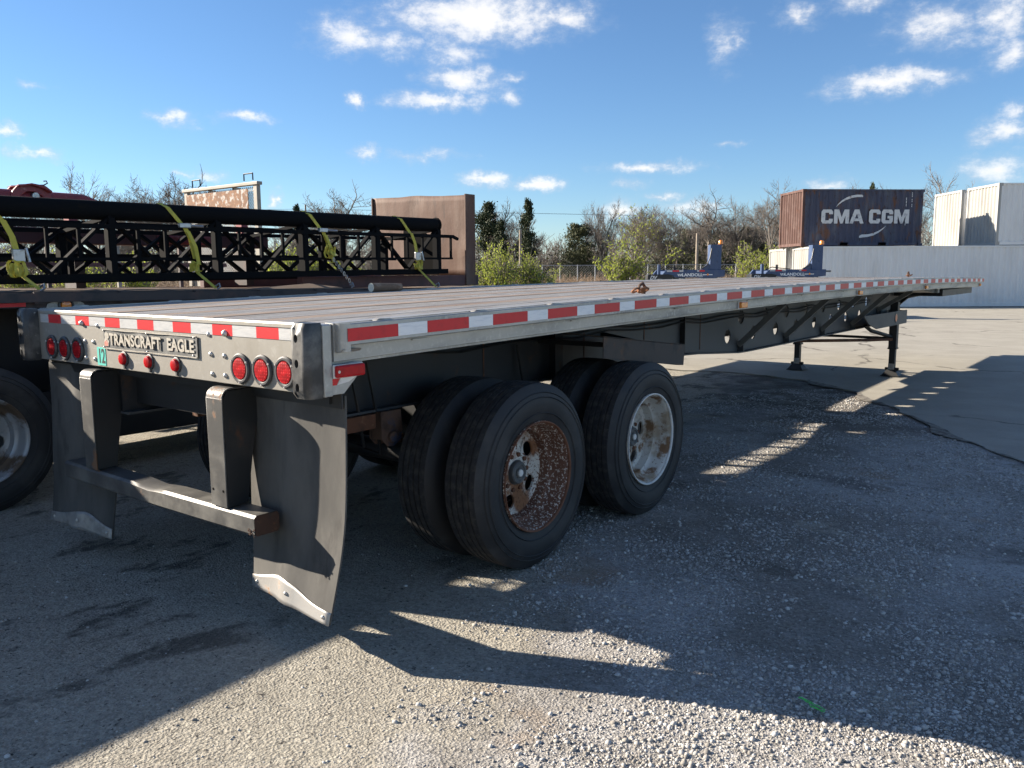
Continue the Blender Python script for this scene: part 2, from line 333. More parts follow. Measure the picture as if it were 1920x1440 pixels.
# ------------------------------------------------------------------ mesh builder
class MB:
    def __init__(s):
        s.v, s.f = [], []
    def add(s, vs, fs):
        o = len(s.v)
        s.v += [tuple(x) for x in vs]
        s.f += [tuple(i + o for i in q) for q in fs]
        return s
    def box(s, x0, x1, y0, y1, z0, z1):
        return s.add([(x0, y0, z0), (x1, y0, z0), (x1, y1, z0), (x0, y1, z0), (x0, y0, z1), (x1, y0, z1), (x1, y1, z1), (x0, y1, z1)],
                     [(3, 2, 1, 0), (4, 5, 6, 7), (0, 1, 5, 4), (1, 2, 6, 5), (2, 3, 7, 6), (3, 0, 4, 7)])
    def prism(s, poly, axis, a0, a1):
        """extrude a 2D polygon along axis ('x': poly=(y,z); 'y': (x,z); 'z': (x,y))"""
        n = len(poly)
        mk = {'x': lambda p, a: (a, p[0], p[1]), 'y': lambda p, a: (p[0], a, p[1]), 'z': lambda p, a: (p[0], p[1], a)}[axis]
        vs = [mk(p, a0) for p in poly] + [mk(p, a1) for p in poly]
        fs = [tuple(range(n))[::-1], tuple(range(n, 2 * n))] + [(i, (i + 1) % n, n + (i + 1) % n, n + i) for i in range(n)]
        return s.add(vs, fs)
    def sweep(s, sect, path, closed=True, caps=True):
        """sect: list of (x,z) offsets; path: list of (x,y,z) along y"""
        n = len(sect); vs = []; fs = []
        for (px, py, pz) in path: vs += [(px + a, py, pz + b) for a, b in sect]
        m = n if closed else n - 1
        for k in range(len(path) - 1):
            for i in range(m):
                j = (i + 1) % n
                fs.append((k * n + i, k * n + j, (k + 1) * n + j, (k + 1) * n + i))
        if caps and closed:
            fs += [tuple(range(n))[::-1], tuple(range((len(path) - 1) * n, len(path) * n))]
        return s.add(vs, fs)
    def bar(s, a, b, wx, wz, up=(0, 0, 1)):
        a, b = Vector(a), Vector(b)
        d = (b - a).normalized()
        sd = d.cross(Vector(up))
        if sd.length < 1e-4: sd = d.cross(Vector((0, 1, 0)))
        sd.normalize(); u2 = sd.cross(d)
        vs = [p + sd * i * wx / 2 + u2 * j * wz / 2 for p in (a, b) for i, j in ((-1, -1), (1, -1), (1, 1), (-1, 1))]
        return s.add(vs, [(3, 2, 1, 0), (4, 5, 6, 7), (0, 1, 5, 4), (1, 2, 6, 5), (2, 3, 7, 6), (3, 0, 4, 7)])
    def tube(s, pts, r, n=8, caps=True):
        pts = [Vector(p) for p in pts]
        rs = r if isinstance(r, (list, tuple)) else [r] * len(pts)
        vs, fs = [], []
        ref = None
        for i, p in enumerate(pts):
            d = (pts[min(i + 1, len(pts) - 1)] - pts[max(i - 1, 0)]).normalized()
            if ref is None:
                ref = d.cross(Vector((0, 0, 1)))
                if ref.length < .05: ref = d.cross(Vector((1, 0, 0)))
            ref = (ref - d * ref.dot(d)).normalized()
            b = d.cross(ref)
            vs += [p + (ref * math.cos(2 * PI * k / n) + b * math.sin(2 * PI * k / n)) * rs[i] for k in range(n)]
        for i in range(len(pts) - 1):
            for k in range(n):
                fs.append((i * n + k, i * n + (k + 1) % n, (i + 1) * n + (k + 1) % n, (i + 1) * n + k))
        if caps: fs += [tuple(range(n))[::-1], tuple(range((len(pts) - 1) * n, len(pts) * n))]
        return s.add(vs, fs)
    def lathe(s, prof, c, axis='x', n=48, caps=False):
        """prof: (axial, radius) list, revolved about an axis through c"""
        vs, fs = [], []
        m = len(prof)
        for k in range(n):
            a = 2 * PI * k / n
            ca, sa = math.cos(a), math.sin(a)
            for (h, r) in prof:
                if axis == 'x': vs.append((c[0] + h, c[1] + r * ca, c[2] + r * sa))
                elif axis == 'y': vs.append((c[0] + r * ca, c[1] + h, c[2] + r * sa))
                else: vs.append((c[0] + r * ca, c[1] + r * sa, c[2] + h))
        for k in range(n):
            k2 = (k + 1) % n
            for i in range(m - 1):
                fs.append((k * m + i, k * m + i + 1, k2 * m + i + 1, k2 * m + i))
        if caps:
            fs += [tuple(k * m for k in range(n)), tuple(k * m + m - 1 for k in range(n))[::-1]]
        return s.add(vs, fs)
    def holed(s, a0, a1, b0, b1, ca, cb, ra, rb, fn, n=24, depth=None):
        """flat panel [a0,a1]x[b0,b1] with an elliptic hole, mapped by fn(a,b,d); d=0 front, d=1 back"""
        ang = [2 * PI * (k + .5) / n for k in range(n)]
        outer = []
        for t in ang:
            dx, dy = math.cos(t), math.sin(t)
            ks = []
            if dx > 1e-9: ks.append((a1 - ca) / dx)
            if dx < -1e-9: ks.append((a0 - ca) / dx)
            if dy > 1e-9: ks.append((b1 - cb) / dy)
            if dy < -1e-9: ks.append((b0 - cb) / dy)
            k = min(ks)
            outer.append([ca + dx * k, cb + dy * k])
        for (pa, pb) in ((a0, b0), (a1, b0), (a1, b1), (a0, b1)):      # snap nearest samples to the corners
            i = min(range(n), key=lambda q: (outer[q][0] - pa) ** 2 + (outer[q][1] - pb) ** 2)
            outer[i] = [pa, pb]
        inner = [(ca + ra * math.cos(t), cb + rb * math.sin(t)) for t in ang]
        vs = [fn(a, b, 0) for a, b in outer] + [fn(a, b, 0) for a, b in inner]
        fs = [(i, (i + 1) % n, n + (i + 1) % n, n + i) for i in range(n)]
        if depth is not None:
            vs += [fn(a, b, 1) for a, b in inner] + [fn(a, b, 1) for a, b in outer]
            fs += [(n + i, n + (i + 1) % n, 2 * n + (i + 1) % n, 2 * n + i) for i in range(n)]
            fs += [(2 * n + i, 2 * n + (i + 1) % n, 3 * n + (i + 1) % n, 3 * n + i) for i in range(n)]
        return s.add(vs, fs)
    def mesh(s, name, m=None, smooth=None):
        me = bpy.data.meshes.new(name)
        me.from_pydata(s.v, [], s.f)
        if m is not None: me.materials.append(m)
        if smooth is not None:
            me.shade_smooth()
            me.set_sharp_from_angle(angle=rad(smooth))
        me.update()
        return me
    def build(s, name, m, parent=None, smooth=None, bevel=0., fixn=True, label=None):
        me = s.mesh(name, m, smooth)
        if fixn: fix_normals(me)
        o = bpy.data.objects.new(name, me)
        COL.objects.link(o)
        o.parent = parent
        if bevel:
            bm_ = o.modifiers.new('bevel', 'BEVEL'); bm_.width = bevel; bm_.segments = 2; bm_.limit_method = 'ANGLE'; bm_.angle_limit = rad(40)
        if label: o['label'] = label
        return o

import bmesh
def fix_normals(me):
    if len(me.polygons) > 60000: return
    b = bmesh.new(); b.from_mesh(me)
    bmesh.ops.recalc_face_normals(b, faces=b.faces)
    b.to_mesh(me); b.free()

def tag(o, label, cat=None, group=None, kind=None):
    if label: o['label'] = label
    if cat: o['category'] = cat
    if group: o['group'] = group
    if kind: o['kind'] = kind
    return o
def thing(name, label, cat, loc=(0, 0, 0), rz=0, group=None):
    o = bpy.data.objects.new(name, None)
    COL.objects.link(o)
    o.location = loc; o.rotation_euler = (0, 0, rz)
    o.empty_display_size = .2
    return tag(o, label, cat, group)
def inst(name, me, parent=None, loc=(0, 0, 0), rot=(0, 0, 0), scale=(1, 1, 1)):
    o = bpy.data.objects.new(name, me); COL.objects.link(o); o.parent = parent
    o.location = loc; o.rotation_euler = rot; o.scale = scale
    return o
def text(name, body, m, parent, loc, rot, size, extrude=.001, offset=0., sx=1., align='CENTER', spacing=1., shear=0.):
    c = bpy.data.curves.new(name, 'FONT')
    c.body = body; c.size = size; c.extrude = extrude; c.offset = offset; c.align_x = align; c.align_y = 'CENTER'
    c.space_character = spacing; c.shear = shear; c.resolution_u = 3
    c.materials.append(m)
    tmp = bpy.data.objects.new(name, c)
    me = bpy.data.meshes.new_from_object(tmp)
    bpy.data.objects.remove(tmp)
    o = bpy.data.objects.new(name, me); COL.objects.link(o); o.parent = parent
    o.location = loc; o.rotation_euler = rot; o.scale = (sx, 1, 1)
    return o
def arc(c, r, a0, a1, n):
    return [(c[0] + r * math.cos(a0 + (a1 - a0) * i / n), c[1] + r * math.sin(a0 + (a1 - a0) * i / n)) for i in range(n + 1)]
def G(u, D, z=0.):
    """ground point seen at picture column u, D metres out along the camera axis"""
    lat = (u - 960) / FPX
    fh = Vector((math.sin(YAW), math.cos(YAW), 0))
    p = Vector((CAM.x, CAM.y, 0)) + fh * D + Vector((_r.x, _r.y, 0)) * lat * D
    return Vector((p.x, p.y, z))

# ------------------------------------------------------------------ ground
def ground_material():
    m = bpy.data.materials.new('worn_asphalt_and_gravel'); m.use_nodes = True
    t = NT(m.node_tree); b = t.n['Principled BSDF']
    co = t.coord()
    s = t.new('ShaderNodeSeparateXYZ'); t.link(co, s.inputs[0])
    big = t.noise(co, .55, 5, .6)
    mid = t.noise(co, 3.1, 5, .6)
    # gravel lies right of a ragged line
    e = t.math('ADD', s.outputs[0], t.math('MULTIPLY', s.outputs[1], .33))
    e = t.math('ADD', e, t.math('ADD', t.math('MULTIPLY', t.math('SUBTRACT', big, .5), 1.7), t.math('MULTIPLY', t.math('SUBTRACT', mid, .5), 1.1)))
    gm = t.ramp(e, 1.75, 2.15)
    patch = t.ramp(t.noise(t.vmath('ADD', co, (3.2, 9.1, 0)), 1.7, 4, .6), .60, .66)
    gm = t.math('MULTIPLY', gm, t.math('SUBTRACT', 1, t.math('MULTIPLY', patch, .9)))
    grit = t.voro(co, 130, out='Color'); gs = t.new('ShaderNodeSeparateColor'); t.link(grit, gs.inputs[0])
    g2 = t.voro(co, 62, out='Color'); gs2 = t.new('ShaderNodeSeparateColor'); t.link(g2, gs2.inputs[0])
    spk = t.math('ADD', t.math('MULTIPLY', gs.outputs[0], .55), t.math('MULTIPLY', gs2.outputs[0], .45))
    asp = t.mix(spk, (0.186, 0.172, 0.145), (0.459, 0.428, 0.357))
    asp = t.mix(t.ramp(mid, .35, .7), asp, t.mix(spk, (0.248, 0.232, 0.194), (0.484, 0.454, 0.381)))
    pit = t.ramp(t.noise(co, 42, 5, .65), .60, .67)
    asp = t.mix(pit, asp, (.045, .042, .040))
    oil = t.math('MULTIPLY', t.ramp(t.noise(t.vmath('MULTIPLY', co, (1.2, .7, 1)), 1.9, 5, .68), .54, .64), t.ramp(s.outputs[0], 1.5, .4))
    asp = t.mix(t.math('MULTIPLY', oil, .75), asp, (.035, .032, .03))
    dirt = t.mix(spk, (.12, .108, .092), (.33, .31, .275))
    dirt = t.mix(t.ramp(big, .40, .60), dirt, t.mix(spk, (.24, .232, .22), (.56, .545, .52)))
    damp = t.ramp(t.noise(t.vmath('ADD', t.vmath('MULTIPLY', co, (.7, 1.3, 1)), (11, 4, 0)), 1.1, 5, .66), .54, .68)
    dirt = t.mix(t.math('MULTIPLY', damp, .62), dirt, (.070, .060, .048))
    sandy = t.ramp(t.noise(t.vmath('ADD', co, (5, 1, 0)), 1.3, 3, .5), .62, .72)
    dirt = t.mix(t.math('MULTIPLY', sandy, .6), dirt, (0.273, 0.192, 0.119))
    far_dark = t.math('MULTIPLY', t.ramp(s.outputs[1], 5.2, 8.2), t.ramp(mid, .25, .6))  # dirt turns darker brown further along y
    dirt = t.mix(t.math('MULTIPLY', far_dark, .72), dirt, (.048, .036, .028))
    col = t.mix(gm, asp, dirt)
    t.put(b.inputs['Base Color'], col)
    b.inputs['Roughness'].default_value = .9
    b.inputs['Specular IOR Level'].default_value = .3
    h1 = t.noise(co, 60, 6, .7)
    h2 = t.voro(co, 85)
    n1 = t.bump(h2, .75, .012)
    n2 = t.bump(h1, .8, .015, n1)
    n3 = t.bump(mid, .35, .03, n2)
    t.link(n3, b.inputs['Normal'])
    return m

def pad_material():
    m = bpy.data.materials.new('sunbleached_asphalt_pad'); m.use_nodes = True
    t = NT(m.node_tree); b = t.n['Principled BSDF']
    co = t.coord()
    spk = t.noise(co, 55, 4, .8)
    mid = t.noise(co, 1.1, 6, .65)
    col = t.mix(spk, (.215, .202, .17), (.35, .333, .287))
    col = t.mix(t.ramp(mid, .38, .66), col, t.mix(spk, (.26, .246, .21), (.385, .367, .318)))
    wv = t.noise(co, .8, 4, .6)
    cv = t.new('ShaderNodeTexVoronoi', feature='DISTANCE_TO_EDGE')
    wn = t.new('ShaderNodeTexNoise'); t.link(co, wn.inputs['Vector']); wn.inputs['Scale'].default_value = .9; wn.inputs['Detail'].default_value = 5
    t.link(t.vmath('ADD', co, t.vmath('MULTIPLY', t.vmath('SUBTRACT', wn.outputs['Color'], (.5, .5, .5)), (1.6, 1.6, 0))), cv.inputs['Vector'])
    cv.inputs['Scale'].default_value = .22
    crack = t.math('MULTIPLY', t.ramp(cv.outputs['Distance'], .009, .002), t.ramp(wv, .40, .55))
    col = t.mix(t.math('MULTIPLY', crack, .8), col, (.07, .062, .054))
    stain = t.ramp(t.noise(t.vmath('MULTIPLY', co, (.7, 1.4, 1)), .9, 5, .65), .60, .74)
    col = t.mix(t.math('MULTIPLY', stain, .35), col, (.13, .115, .10))
    t.put(b.inputs['Base Color'], col)
    b.inputs['Roughness'].default_value = .92
    b.inputs['Specular IOR Level'].default_value = .25
    n1 = t.bump(t.noise(co, 70, 5, .7), .4, .008)
    t.link(n1, b.inputs['Normal'])
    return m

def earth_material():
    m = bpy.data.materials.new('dry_field_earth'); m.use_nodes = True
    t = NT(m.node_tree); b = t.n['Principled BSDF']
    co = t.coord()
    n = t.noise(co, .08, 6, .6)
    n2 = t.noise(co, 1.5, 6, .7)
    col = t.mix(t.ramp(n, .4, .6), (.16, .12, .08), (.17, .175, .07))
    col = t.mix(t.math('MULTIPLY', t.ramp(n2, .35, .7), .6), col, (.235, .19, .13))
    t.put(b.inputs['Base Color'], col)
    b.inputs['Roughness'].default_value = 1
    t.link(t.bump(n2, .8, .15), b.inputs['Normal'])
    return m

def sheet(name, pts, z, m, label=None):
    o = MB().add([(x, y, z) for x, y in pts], [tuple(range(len(pts)))]).build(name, m, fixn=False)
    o['kind'] = 'structure'
    return o
def grid_sheet(name, x0, x1, y0, y1, nx, ny, zf, m):
    xs = np.linspace(x0, x1, nx); ys = np.linspace(y0, y1, ny)
    vs = [(x, y, zf(x, y)) for y in ys for x in xs]
    fs = [(j * nx + i, j * nx + i + 1, (j + 1) * nx + i + 1, (j + 1) * nx + i) for j in range(ny - 1) for i in range(nx - 1)]
    o = MB().add(vs, fs).build(name, m, smooth=60, fixn=False)
    o['kind'] = 'structure'
    return o

sheet('field_ground', [(-900, -300), (900, -300), (900, 1200), (-900, 1200)], -.04, earth_material())
asphalt = grid_sheet('asphalt_yard', -14, 12, -9, 12.5, 180, 150, lambda x, y: -.004 + .010 * (mnoise.noise((x * .9, y * .9, 0)) - .3), ground_material())
# the paved pad further out, with its ragged raised edge
edge = [(60, -60), (9, -6.5), (6.2, -.5), (4.6, 3.4), (3.9, 4.7), (3.04, 5.78), (2.3, 6.85), (1.5, 8.05), (.72, 9.2), (0, 9.85), (-.74, 10.2), (-1.5, 10.25), (-2.16, 10.06), (-3.4, 10.3), (-6, 10.9), (-11, 11.4), (-30, 12)]
epts = []
for (a, b) in zip(edge[:-1], edge[1:]):
    n = max(1, min(40, int(math.hypot(b[0] - a[0], b[1] - a[1]) / .12)))
    for i in range(n):
        t_ = i / n
        x, y = a[0] + (b[0] - a[0]) * t_, a[1] + (b[1] - a[1]) * t_
        k = .09 if n < 40 else 0
        epts.append((x + k * mnoise.noise((x * 3, y * 3, 5)), y + k * mnoise.noise((x * 3, y * 3, 9))))
epts.append(edge[-1])
far_poly = [(-30, 45), (-14, 60), (30, 95), (80, 60)]
PADM = pad_material()
pv = [(x, y, .005) for x, y in epts] + [(x, y, .005) for x, y in far_poly]
ne = len(epts)
pv += [(x, y, -.03) for x, y in epts]
pfaces = [tuple(range(ne + len(far_poly)))[::-1]] + [(i, i + 1, ne + len(far_poly) + i + 1, ne + len(far_poly) + i) for i in range(ne - 1)]
pad = MB().add(pv, pfaces).build('paved_pad', PADM, fixn=True)
pad['kind'] = 'structure'
if pad.data.polygons[0].normal.z < 0: pad.data.flip_normals()
sm = MB(); ks = [p_ for p_ in epts if -13 < p_[0] < 7]
for (x, y) in ks:
    a_ = rnd.uniform(-.01, .012); b_ = .012 + rnd.uniform(.0, .03) + .34 * max(0, mnoise.noise((x * 1.6, y * 1.6, 8)) - .05)
    sm.v += [(x + a_ * .8, y + a_ * .6, .009), (x - b_ * .8, y - b_ * .6, .0085)]
sm.f = [(2 * i, 2 * i + 1, 2 * i + 3, 2 * i + 2) for i in range(len(ks) - 1)]
seam = sm.build('tar_seam', mat('crumbled_tar_seam', (.075, .066, .055), .95, 0, [((.20, .185, .16), 14, .40, .56)], [(50, .8, .01, 'n')]))
seam['kind'] = 'structure'
if seam.data.polygons[0].normal.z < 0: seam.data.flip_normals()

# ------------------------------------------------------------------ loose stones
def rock_templates(k=8):
    t = (1 + 5 ** .5) / 2
    V = np.array([(-1, t, 0), (1, t, 0), (-1, -t, 0), (1, -t, 0), (0, -1, t), (0, 1, t), (0, -1, -t), (0, 1, -t), (t, 0, -1), (t, 0, 1), (-t, 0, -1), (-t, 0, 1)], float)
    V /= np.linalg.norm(V[0])
    F = np.array([(0, 11, 5), (0, 5, 1), (0, 1, 7), (0, 7, 10), (0, 10, 11), (1, 5, 9), (5, 11, 4), (11, 10, 2), (10, 7, 6), (7, 1, 8), (3, 9, 4), (3, 4, 2), (3, 2, 6), (3, 6, 8), (3, 8, 9), (4, 9, 5), (2, 4, 11), (6, 2, 10), (8, 6, 7), (9, 8, 1)])
    return [V * (1 + nrs.uniform(-.28, .28, (12, 1))) * np.array([1, nrs.uniform(.6, .95), nrs.uniform(.4, .72)]) for _ in range(k)], F
def stones(name, pts, sizes, m, label):
    T, F = rock_templates()
    n = len(pts)
    VA = np.zeros((n * 12, 3)); FA = np.zeros((n * 20, 3), int)
    ang = nrs.uniform(0, 2 * PI, n); tilt = nrs.uniform(-.5, .5, n)
    which = nrs.randint(0, len(T), n)
    for i in range(n):
        v = T[which[i]] * sizes[i]
        c, s = math.cos(tilt[i]), math.sin(tilt[i])
        v = np.stack([v[:, 0], v[:, 1] * c - v[:, 2] * s, v[:, 1] * s + v[:, 2] * c], 1)
        c, s = math.cos(ang[i]), math.sin(ang[i])
        VA[i * 12:i * 12 + 12] = np.stack([v[:, 0] * c - v[:, 1] * s + pts[i][0], v[:, 0] * s + v[:, 1] * c + pts[i][1], v[:, 2] + pts[i][2] + sizes[i] * .12], 1)
        FA[i * 20:i * 20 + 20] = F + i * 12
    o = big_mesh(name, VA, FA, m)
    tag(o, label, 'gravel', kind='stuff')
    return o
def big_mesh(name, VA, FA, m, parent=None):
    me = bpy.data.meshes.new(name)
    VA = np.asarray(VA, np.float32); FA = np.asarray(FA, np.int32)
    k = FA.shape[1]
    me.vertices.add(len(VA)); me.vertices.foreach_set('co', VA.ravel())
    me.loops.add(FA.size); me.loops.foreach_set('vertex_index', FA.ravel())
    me.polygons.add(len(FA)); me.polygons.foreach_set('loop_start', np.arange(0, FA.size, k, dtype=np.int32))
    me.materials.append(m)
    me.update(calc_edges=True)
    o = bpy.data.objects.new(name, me); COL.objects.link(o); o.parent = parent
    return o
def stone_mat():
    m = bpy.data.materials.new('limestone_gravel'); m.use_nodes = True
    t = NT(m.node_tree); b = t.n['Principled BSDF']
    g = t.new('ShaderNodeNewGeometry').outputs['Random Per Island']
    cr_ = t.new('ShaderNodeValToRGB'); t.link(g, cr_.inputs[0])
    e = cr_.color_ramp.elements
    e[0].color = (.22, .21, .195, 1); e[1].color = (.62, .615, .60, 1); e[1].position = 1
    for p_, c_ in ((.3, (.35, .33, .295, 1)), (.6, (.46, .448, .425, 1)), (.85, (.56, .545, .515, 1))):
        q = cr_.color_ramp.elements.new(p_); q.color = c_
    t.put(b.inputs['Base Color'], t.mix(t.math('MULTIPLY', t.noise(t.coord(), 150, 3), .5), cr_.outputs[0], (.17, .155, .135)))
    b.inputs['Roughness'].default_value = .9
    b.inputs['Specular IOR Level'].default_value = .3
    return m
STONE = stone_mat()
def gravel_density(x, y):
    e = x + .33 * y + 1.7 * .5 * mnoise.fractal((x * .55, y * .55, 0), 1., 2., 3) + .55 * mnoise.noise((x * 3.1, y * 3.1, 0))
    d = min(1, max(0, (e - 1.6) / .7))
    cl = .5 + 1.1 * mnoise.noise((x * 1.7 + 4, y * 1.7, 2)) + .6 * mnoise.noise((x * 5, y * 5, 7))
    return d * min(1, max(.06, cl))
def edge_x(y):   # pad edge, x as a function of y
    for (a, b) in zip(edge[:-1], edge[1:]):
        if min(a[1], b[1]) <= y <= max(a[1], b[1]):
            return a[0] + (b[0] - a[0]) * (y - a[1]) / (b[1] - a[1] + 1e-9)
    return 99
pts, szs = [], []
tries = 0
while len(pts) < 95000 and tries < 900000:
    tries += 1
    # more stones near the camera
    D = 1.6 + 9.5 * rnd.random() ** 1.7
    lat = rnd.uniform(-.15, .70)
    p = Vector((CAM.x, CAM.y, 0)) + Vector((math.sin(YAW), math.cos(YAW), 0)) * D + Vector((_r.x, _r.y, 0)) * lat * D
    if rnd.random() > gravel_density(p.x, p.y): continue
    if p.y > -1 and p.x > edge_x(p.y) - .1 or p.y > 9.9: continue
    sz = min(.0145, .0023 * math.exp(abs(rnd.gauss(0, .66))) * (1 + .10 * max(0, D - 2.5)))
    szs.append(sz); pts.append((p.x, p.y, -.004 + .010 * (mnoise.noise((p.x * .9, p.y * .9, 0)) - .3)))
for i in range(5200):      # a few crumbs on the bare asphalt
    D = 1.8 + 7 * rnd.random() ** 1.3; lat = rnd.uniform(-.66, .3)
    p = Vector((CAM.x, CAM.y, 0)) + Vector((math.sin(YAW), math.cos(YAW), 0)) * D + Vector((_r.x, _r.y, 0)) * lat * D
    pts.append((p.x, p.y, -.004 + .010 * (mnoise.noise((p.x * .9, p.y * .9, 0)) - .3))); szs.append(min(.014, .0022 * math.exp(abs(rnd.gauss(0, .6)))))
stones('loose_gravel', pts, szs, STONE, 'loose pale limestone gravel strewn over the worn asphalt')

# ================================================================== the flatbed trailer in front
TL = 14.6
def zd(y): return 1.392 + .0206 * y - .00115 * y * y
T1 = thing('flatbed_trailer', 'long empty silver flatbed trailer with red and white reflective tape, nearest the camera', 'trailer')
YS = [TL * i / 24 for i in range(25)]
def pathy(x, dz, y0=0., y1=TL, n=24):
    return [(x, y0 + (y1 - y0) * i / n, zd(y0 + (y1 - y0) * i / n) + dz) for i in range(n + 1)]

# deck boards
def al_sect(wd):
    n = max(3, int(round(wd / .032)))
    p = [(-wd / 2 + .001, -.032), (-wd / 2 + .001, -.004)]
    for i in range(n):
        a = -wd / 2 + .002 + (wd - .004) * i / n; st = (wd - .004) / n
        p += [(a + st * .12, 0), (a + st * .78, 0), (a + st * .86, -.0045), (a + st * .99, -.0045)]
    p += [(wd / 2 - .001, -.032)]
    return p[::-1]
boards = [('a', .21), ('a', .21), ('w', .16), ('a', .20), ('a', .185), ('w', .16), ('a', .20), ('a', .185)]
seq = boards + [('w', .16)] + boards[::-1]
tot = sum(b[1] for b in seq)
sc_ = 2.50 / tot
x = -1.25
for kind, wd in seq:
    wd *= sc_
    cx = x + wd / 2; x += wd
    if kind == 'a':
        MB().sweep(al_sect(wd - .003), pathy(cx, -.001 - rnd.random() * .002, .045, TL - .02)).build('deck_plank', PLANK, T1)
    else:
        h = wd / 2 - .003
        k = rnd.uniform(-.002, .001)
        MB().sweep([(-h, -.03), (h, -.03), (h, 0), (-h, 0)], pathy(cx, k, .045, TL - .02)).build('hardwood_strip', WOODSTRIP, T1)

# rear sill: face plate, rolled cap, lower flange
sill = MB().prism([(0, 1.112), (0, 1.383), (.006, 1.392), (.044, 1.392), (.044, 1.37), (.014, 1.37), (.014, 1.126), (.09, 1.126), (.09, 1.112)], 'x', -1.225, 1.225).build('rear_sill', ALU_SILL, T1, bevel=.003)
MB().prism([(-.006, 1.372), (-.006, 1.386), (-.002, 1.393), (-.001, 1.372)], 'x', -1.16, 1.16).build('cap_bead', ALU_SILL, sill)
for s in (-1, 1):
    MB().box(min(s * 1.2255, s * 1.285), max(s * 1.2255, s * 1.285), -.004, .055, 1.110, 1.391).build('corner_post', ALU, T1, bevel=.004)
# rear tape
rx = [(-1.16, -1.054)] + []
xx = -1.054
tape_z0, tape_z1 = 1.3215, 1.3685
MB().box(-1.157, -1.054, -.0025, -.0008, tape_z0, tape_z1).build('white_reflector', WHITE_TAPE, sill)
for i in range(7):
    a = -1.054 + .3215 * i
    MB().box(a + .0006, a + .151, -.0026, -.0008, tape_z0, tape_z1).build('red_reflector', RED_TAPE, sill)
    b = min(a + .3215, 1.118)
    MB().box(a + .1516, b, -.0024, -.0008, tape_z0, tape_z1).build('white_reflector', WHITE_TAPE, sill)
# lamps on the sill
lens_prof = [(-.014, .0), (-.014, .020), (-.0135, .036), (-.012, .0445), (-.007, .0465), (-.001, .0465)]
ring_prof = [(-.001, .066), (-.007, .066), (-.0125, .060), (-.0125, .052), (-.008, .0475), (-.001, .0475)]
lens_me = MB().lathe(lens_prof, (0, 0, 0), 'y', 32).mesh('lens', LENS, 35); fix_normals(lens_me)
ring_me = MB().lathe(ring_prof, (0, 0, 0), 'y', 32).mesh('tail_lamp', GROMMET, 35); fix_normals(ring_me)
scr = MB()
for k in range(3):
    a = PI / 2 + k * 2 * PI / 3 + PI
    scr.lathe([(-.016, 0), (-.016, .004), (-.012, .0058)], (.060 * math.cos(a), 0, .060 * math.sin(a)), 'y', 8)
scr_me = scr.mesh('screw', BOLT, 40)
for lx, lz in ((-1.03, 1.189), (-.880, 1.187), (-.724, 1.189), (.755, 1.186), (.909, 1.188), (1.062, 1.190)):
    o = inst('tail_lamp', ring_me, T1, (lx, -.001, lz))
    inst('lens', lens_me, o); inst('screw', scr_me, o)
mk_lens = MB().lathe([(-.024, 0), (-.024, .018), (-.021, .026), (-.014, .029), (-.002, .029)], (0, 0, 0), 'y', 24).mesh('lens', LENS_DEEP, 35); fix_normals(mk_lens)
mk_base = MB().lathe([(-.001, .037), (-.006, .037), (-.008, .033), (-.008, .029)], (0, 0, 0), 'y', 24).box(-.006, .006, -.008, -.001, -.05, -.03).mesh('marker_lamp', GROMMET, 35); fix_normals(mk_base)
for lx in (-.234, .010, .249):
    o = inst('marker_lamp', mk_base, T1, (lx, -.001, 1.168)); inst('lens', mk_lens, o)
# rivets and bolts
bolt_me = MB().lathe([(-.009, 0), (-.008, .006), (-.004, .011), (0, .012)], (0, 0, 0), 'y', 12).mesh('bolt', BOLT, 50); fix_normals(bolt_me)
for bx, bz in ((-.642, 1.239), (-.548, 1.238), (-.641, 1.149), (-.544, 1.149), (.531, 1.235), (.634, 1.233), (.536, 1.147), (.634, 1.147), (-.495, 1.325), (.52, 1.322)):
    inst('bolt', bolt_me, sill, (bx, -.0005, bz))
for bx in (-.66, .65):
    inst('bolt', bolt_me, sill, (bx, -.003, 1.332), (0, 0, 0), (1.3, 1.6, 1.3))
# name plate: slightly bent sheet
npb = MB()
N = 20
for i in range(N + 1):
    xx = -.432 + .868 * i / N
    by = -.004 - .006 * max(0, (i - 15) / 5) ** 2 - .003 * math.sin(i * .9)
    npb.v += [(xx, by, 1.213 + .002 * math.sin(i)), (xx, by, 1.309), (xx, by + .0025, 1.309), (xx, by + .0025, 1.213)]
for i in range(N):
    for k in range(4): npb.f.append((i * 4 + k, i * 4 + (k + 1) % 4, i * 4 + 4 + (k + 1) % 4, i * 4 + 4 + k))
npb.f += [(0, 1, 2, 3), (N * 4 + 3, N * 4 + 2, N * 4 + 1, N * 4)]
npl = npb.build('name_plate', PLATE, sill, label='dark weathered name plate with cream TRANSCRAFT EAGLE lettering')
MB().prism([(-.43, 1.211), (-.43, 1.215), (.43, 1.215), (.43, 1.211)], 'y', -.010, -.0075).build('plate_edge', CREAM, npl)
MB().prism([(-.43, 1.306), (-.43, 1.310), (.43, 1.310), (.43, 1.306)], 'y', -.010, -.0075).build('plate_edge', CREAM, npl)
text('word', 'TRANSCRAFT', CREAM, npl, (-.362, -.0085, 1.259), (PI / 2, 0, 0), .078, .002, .0022, 1.0, 'LEFT', spacing=1.03)
text('word', 'EAGLE', CREAM, npl, (.413, -.0085, 1.259), (PI / 2, 0, 0), .078, .002, .0022, 1.0, 'RIGHT', spacing=1.03)
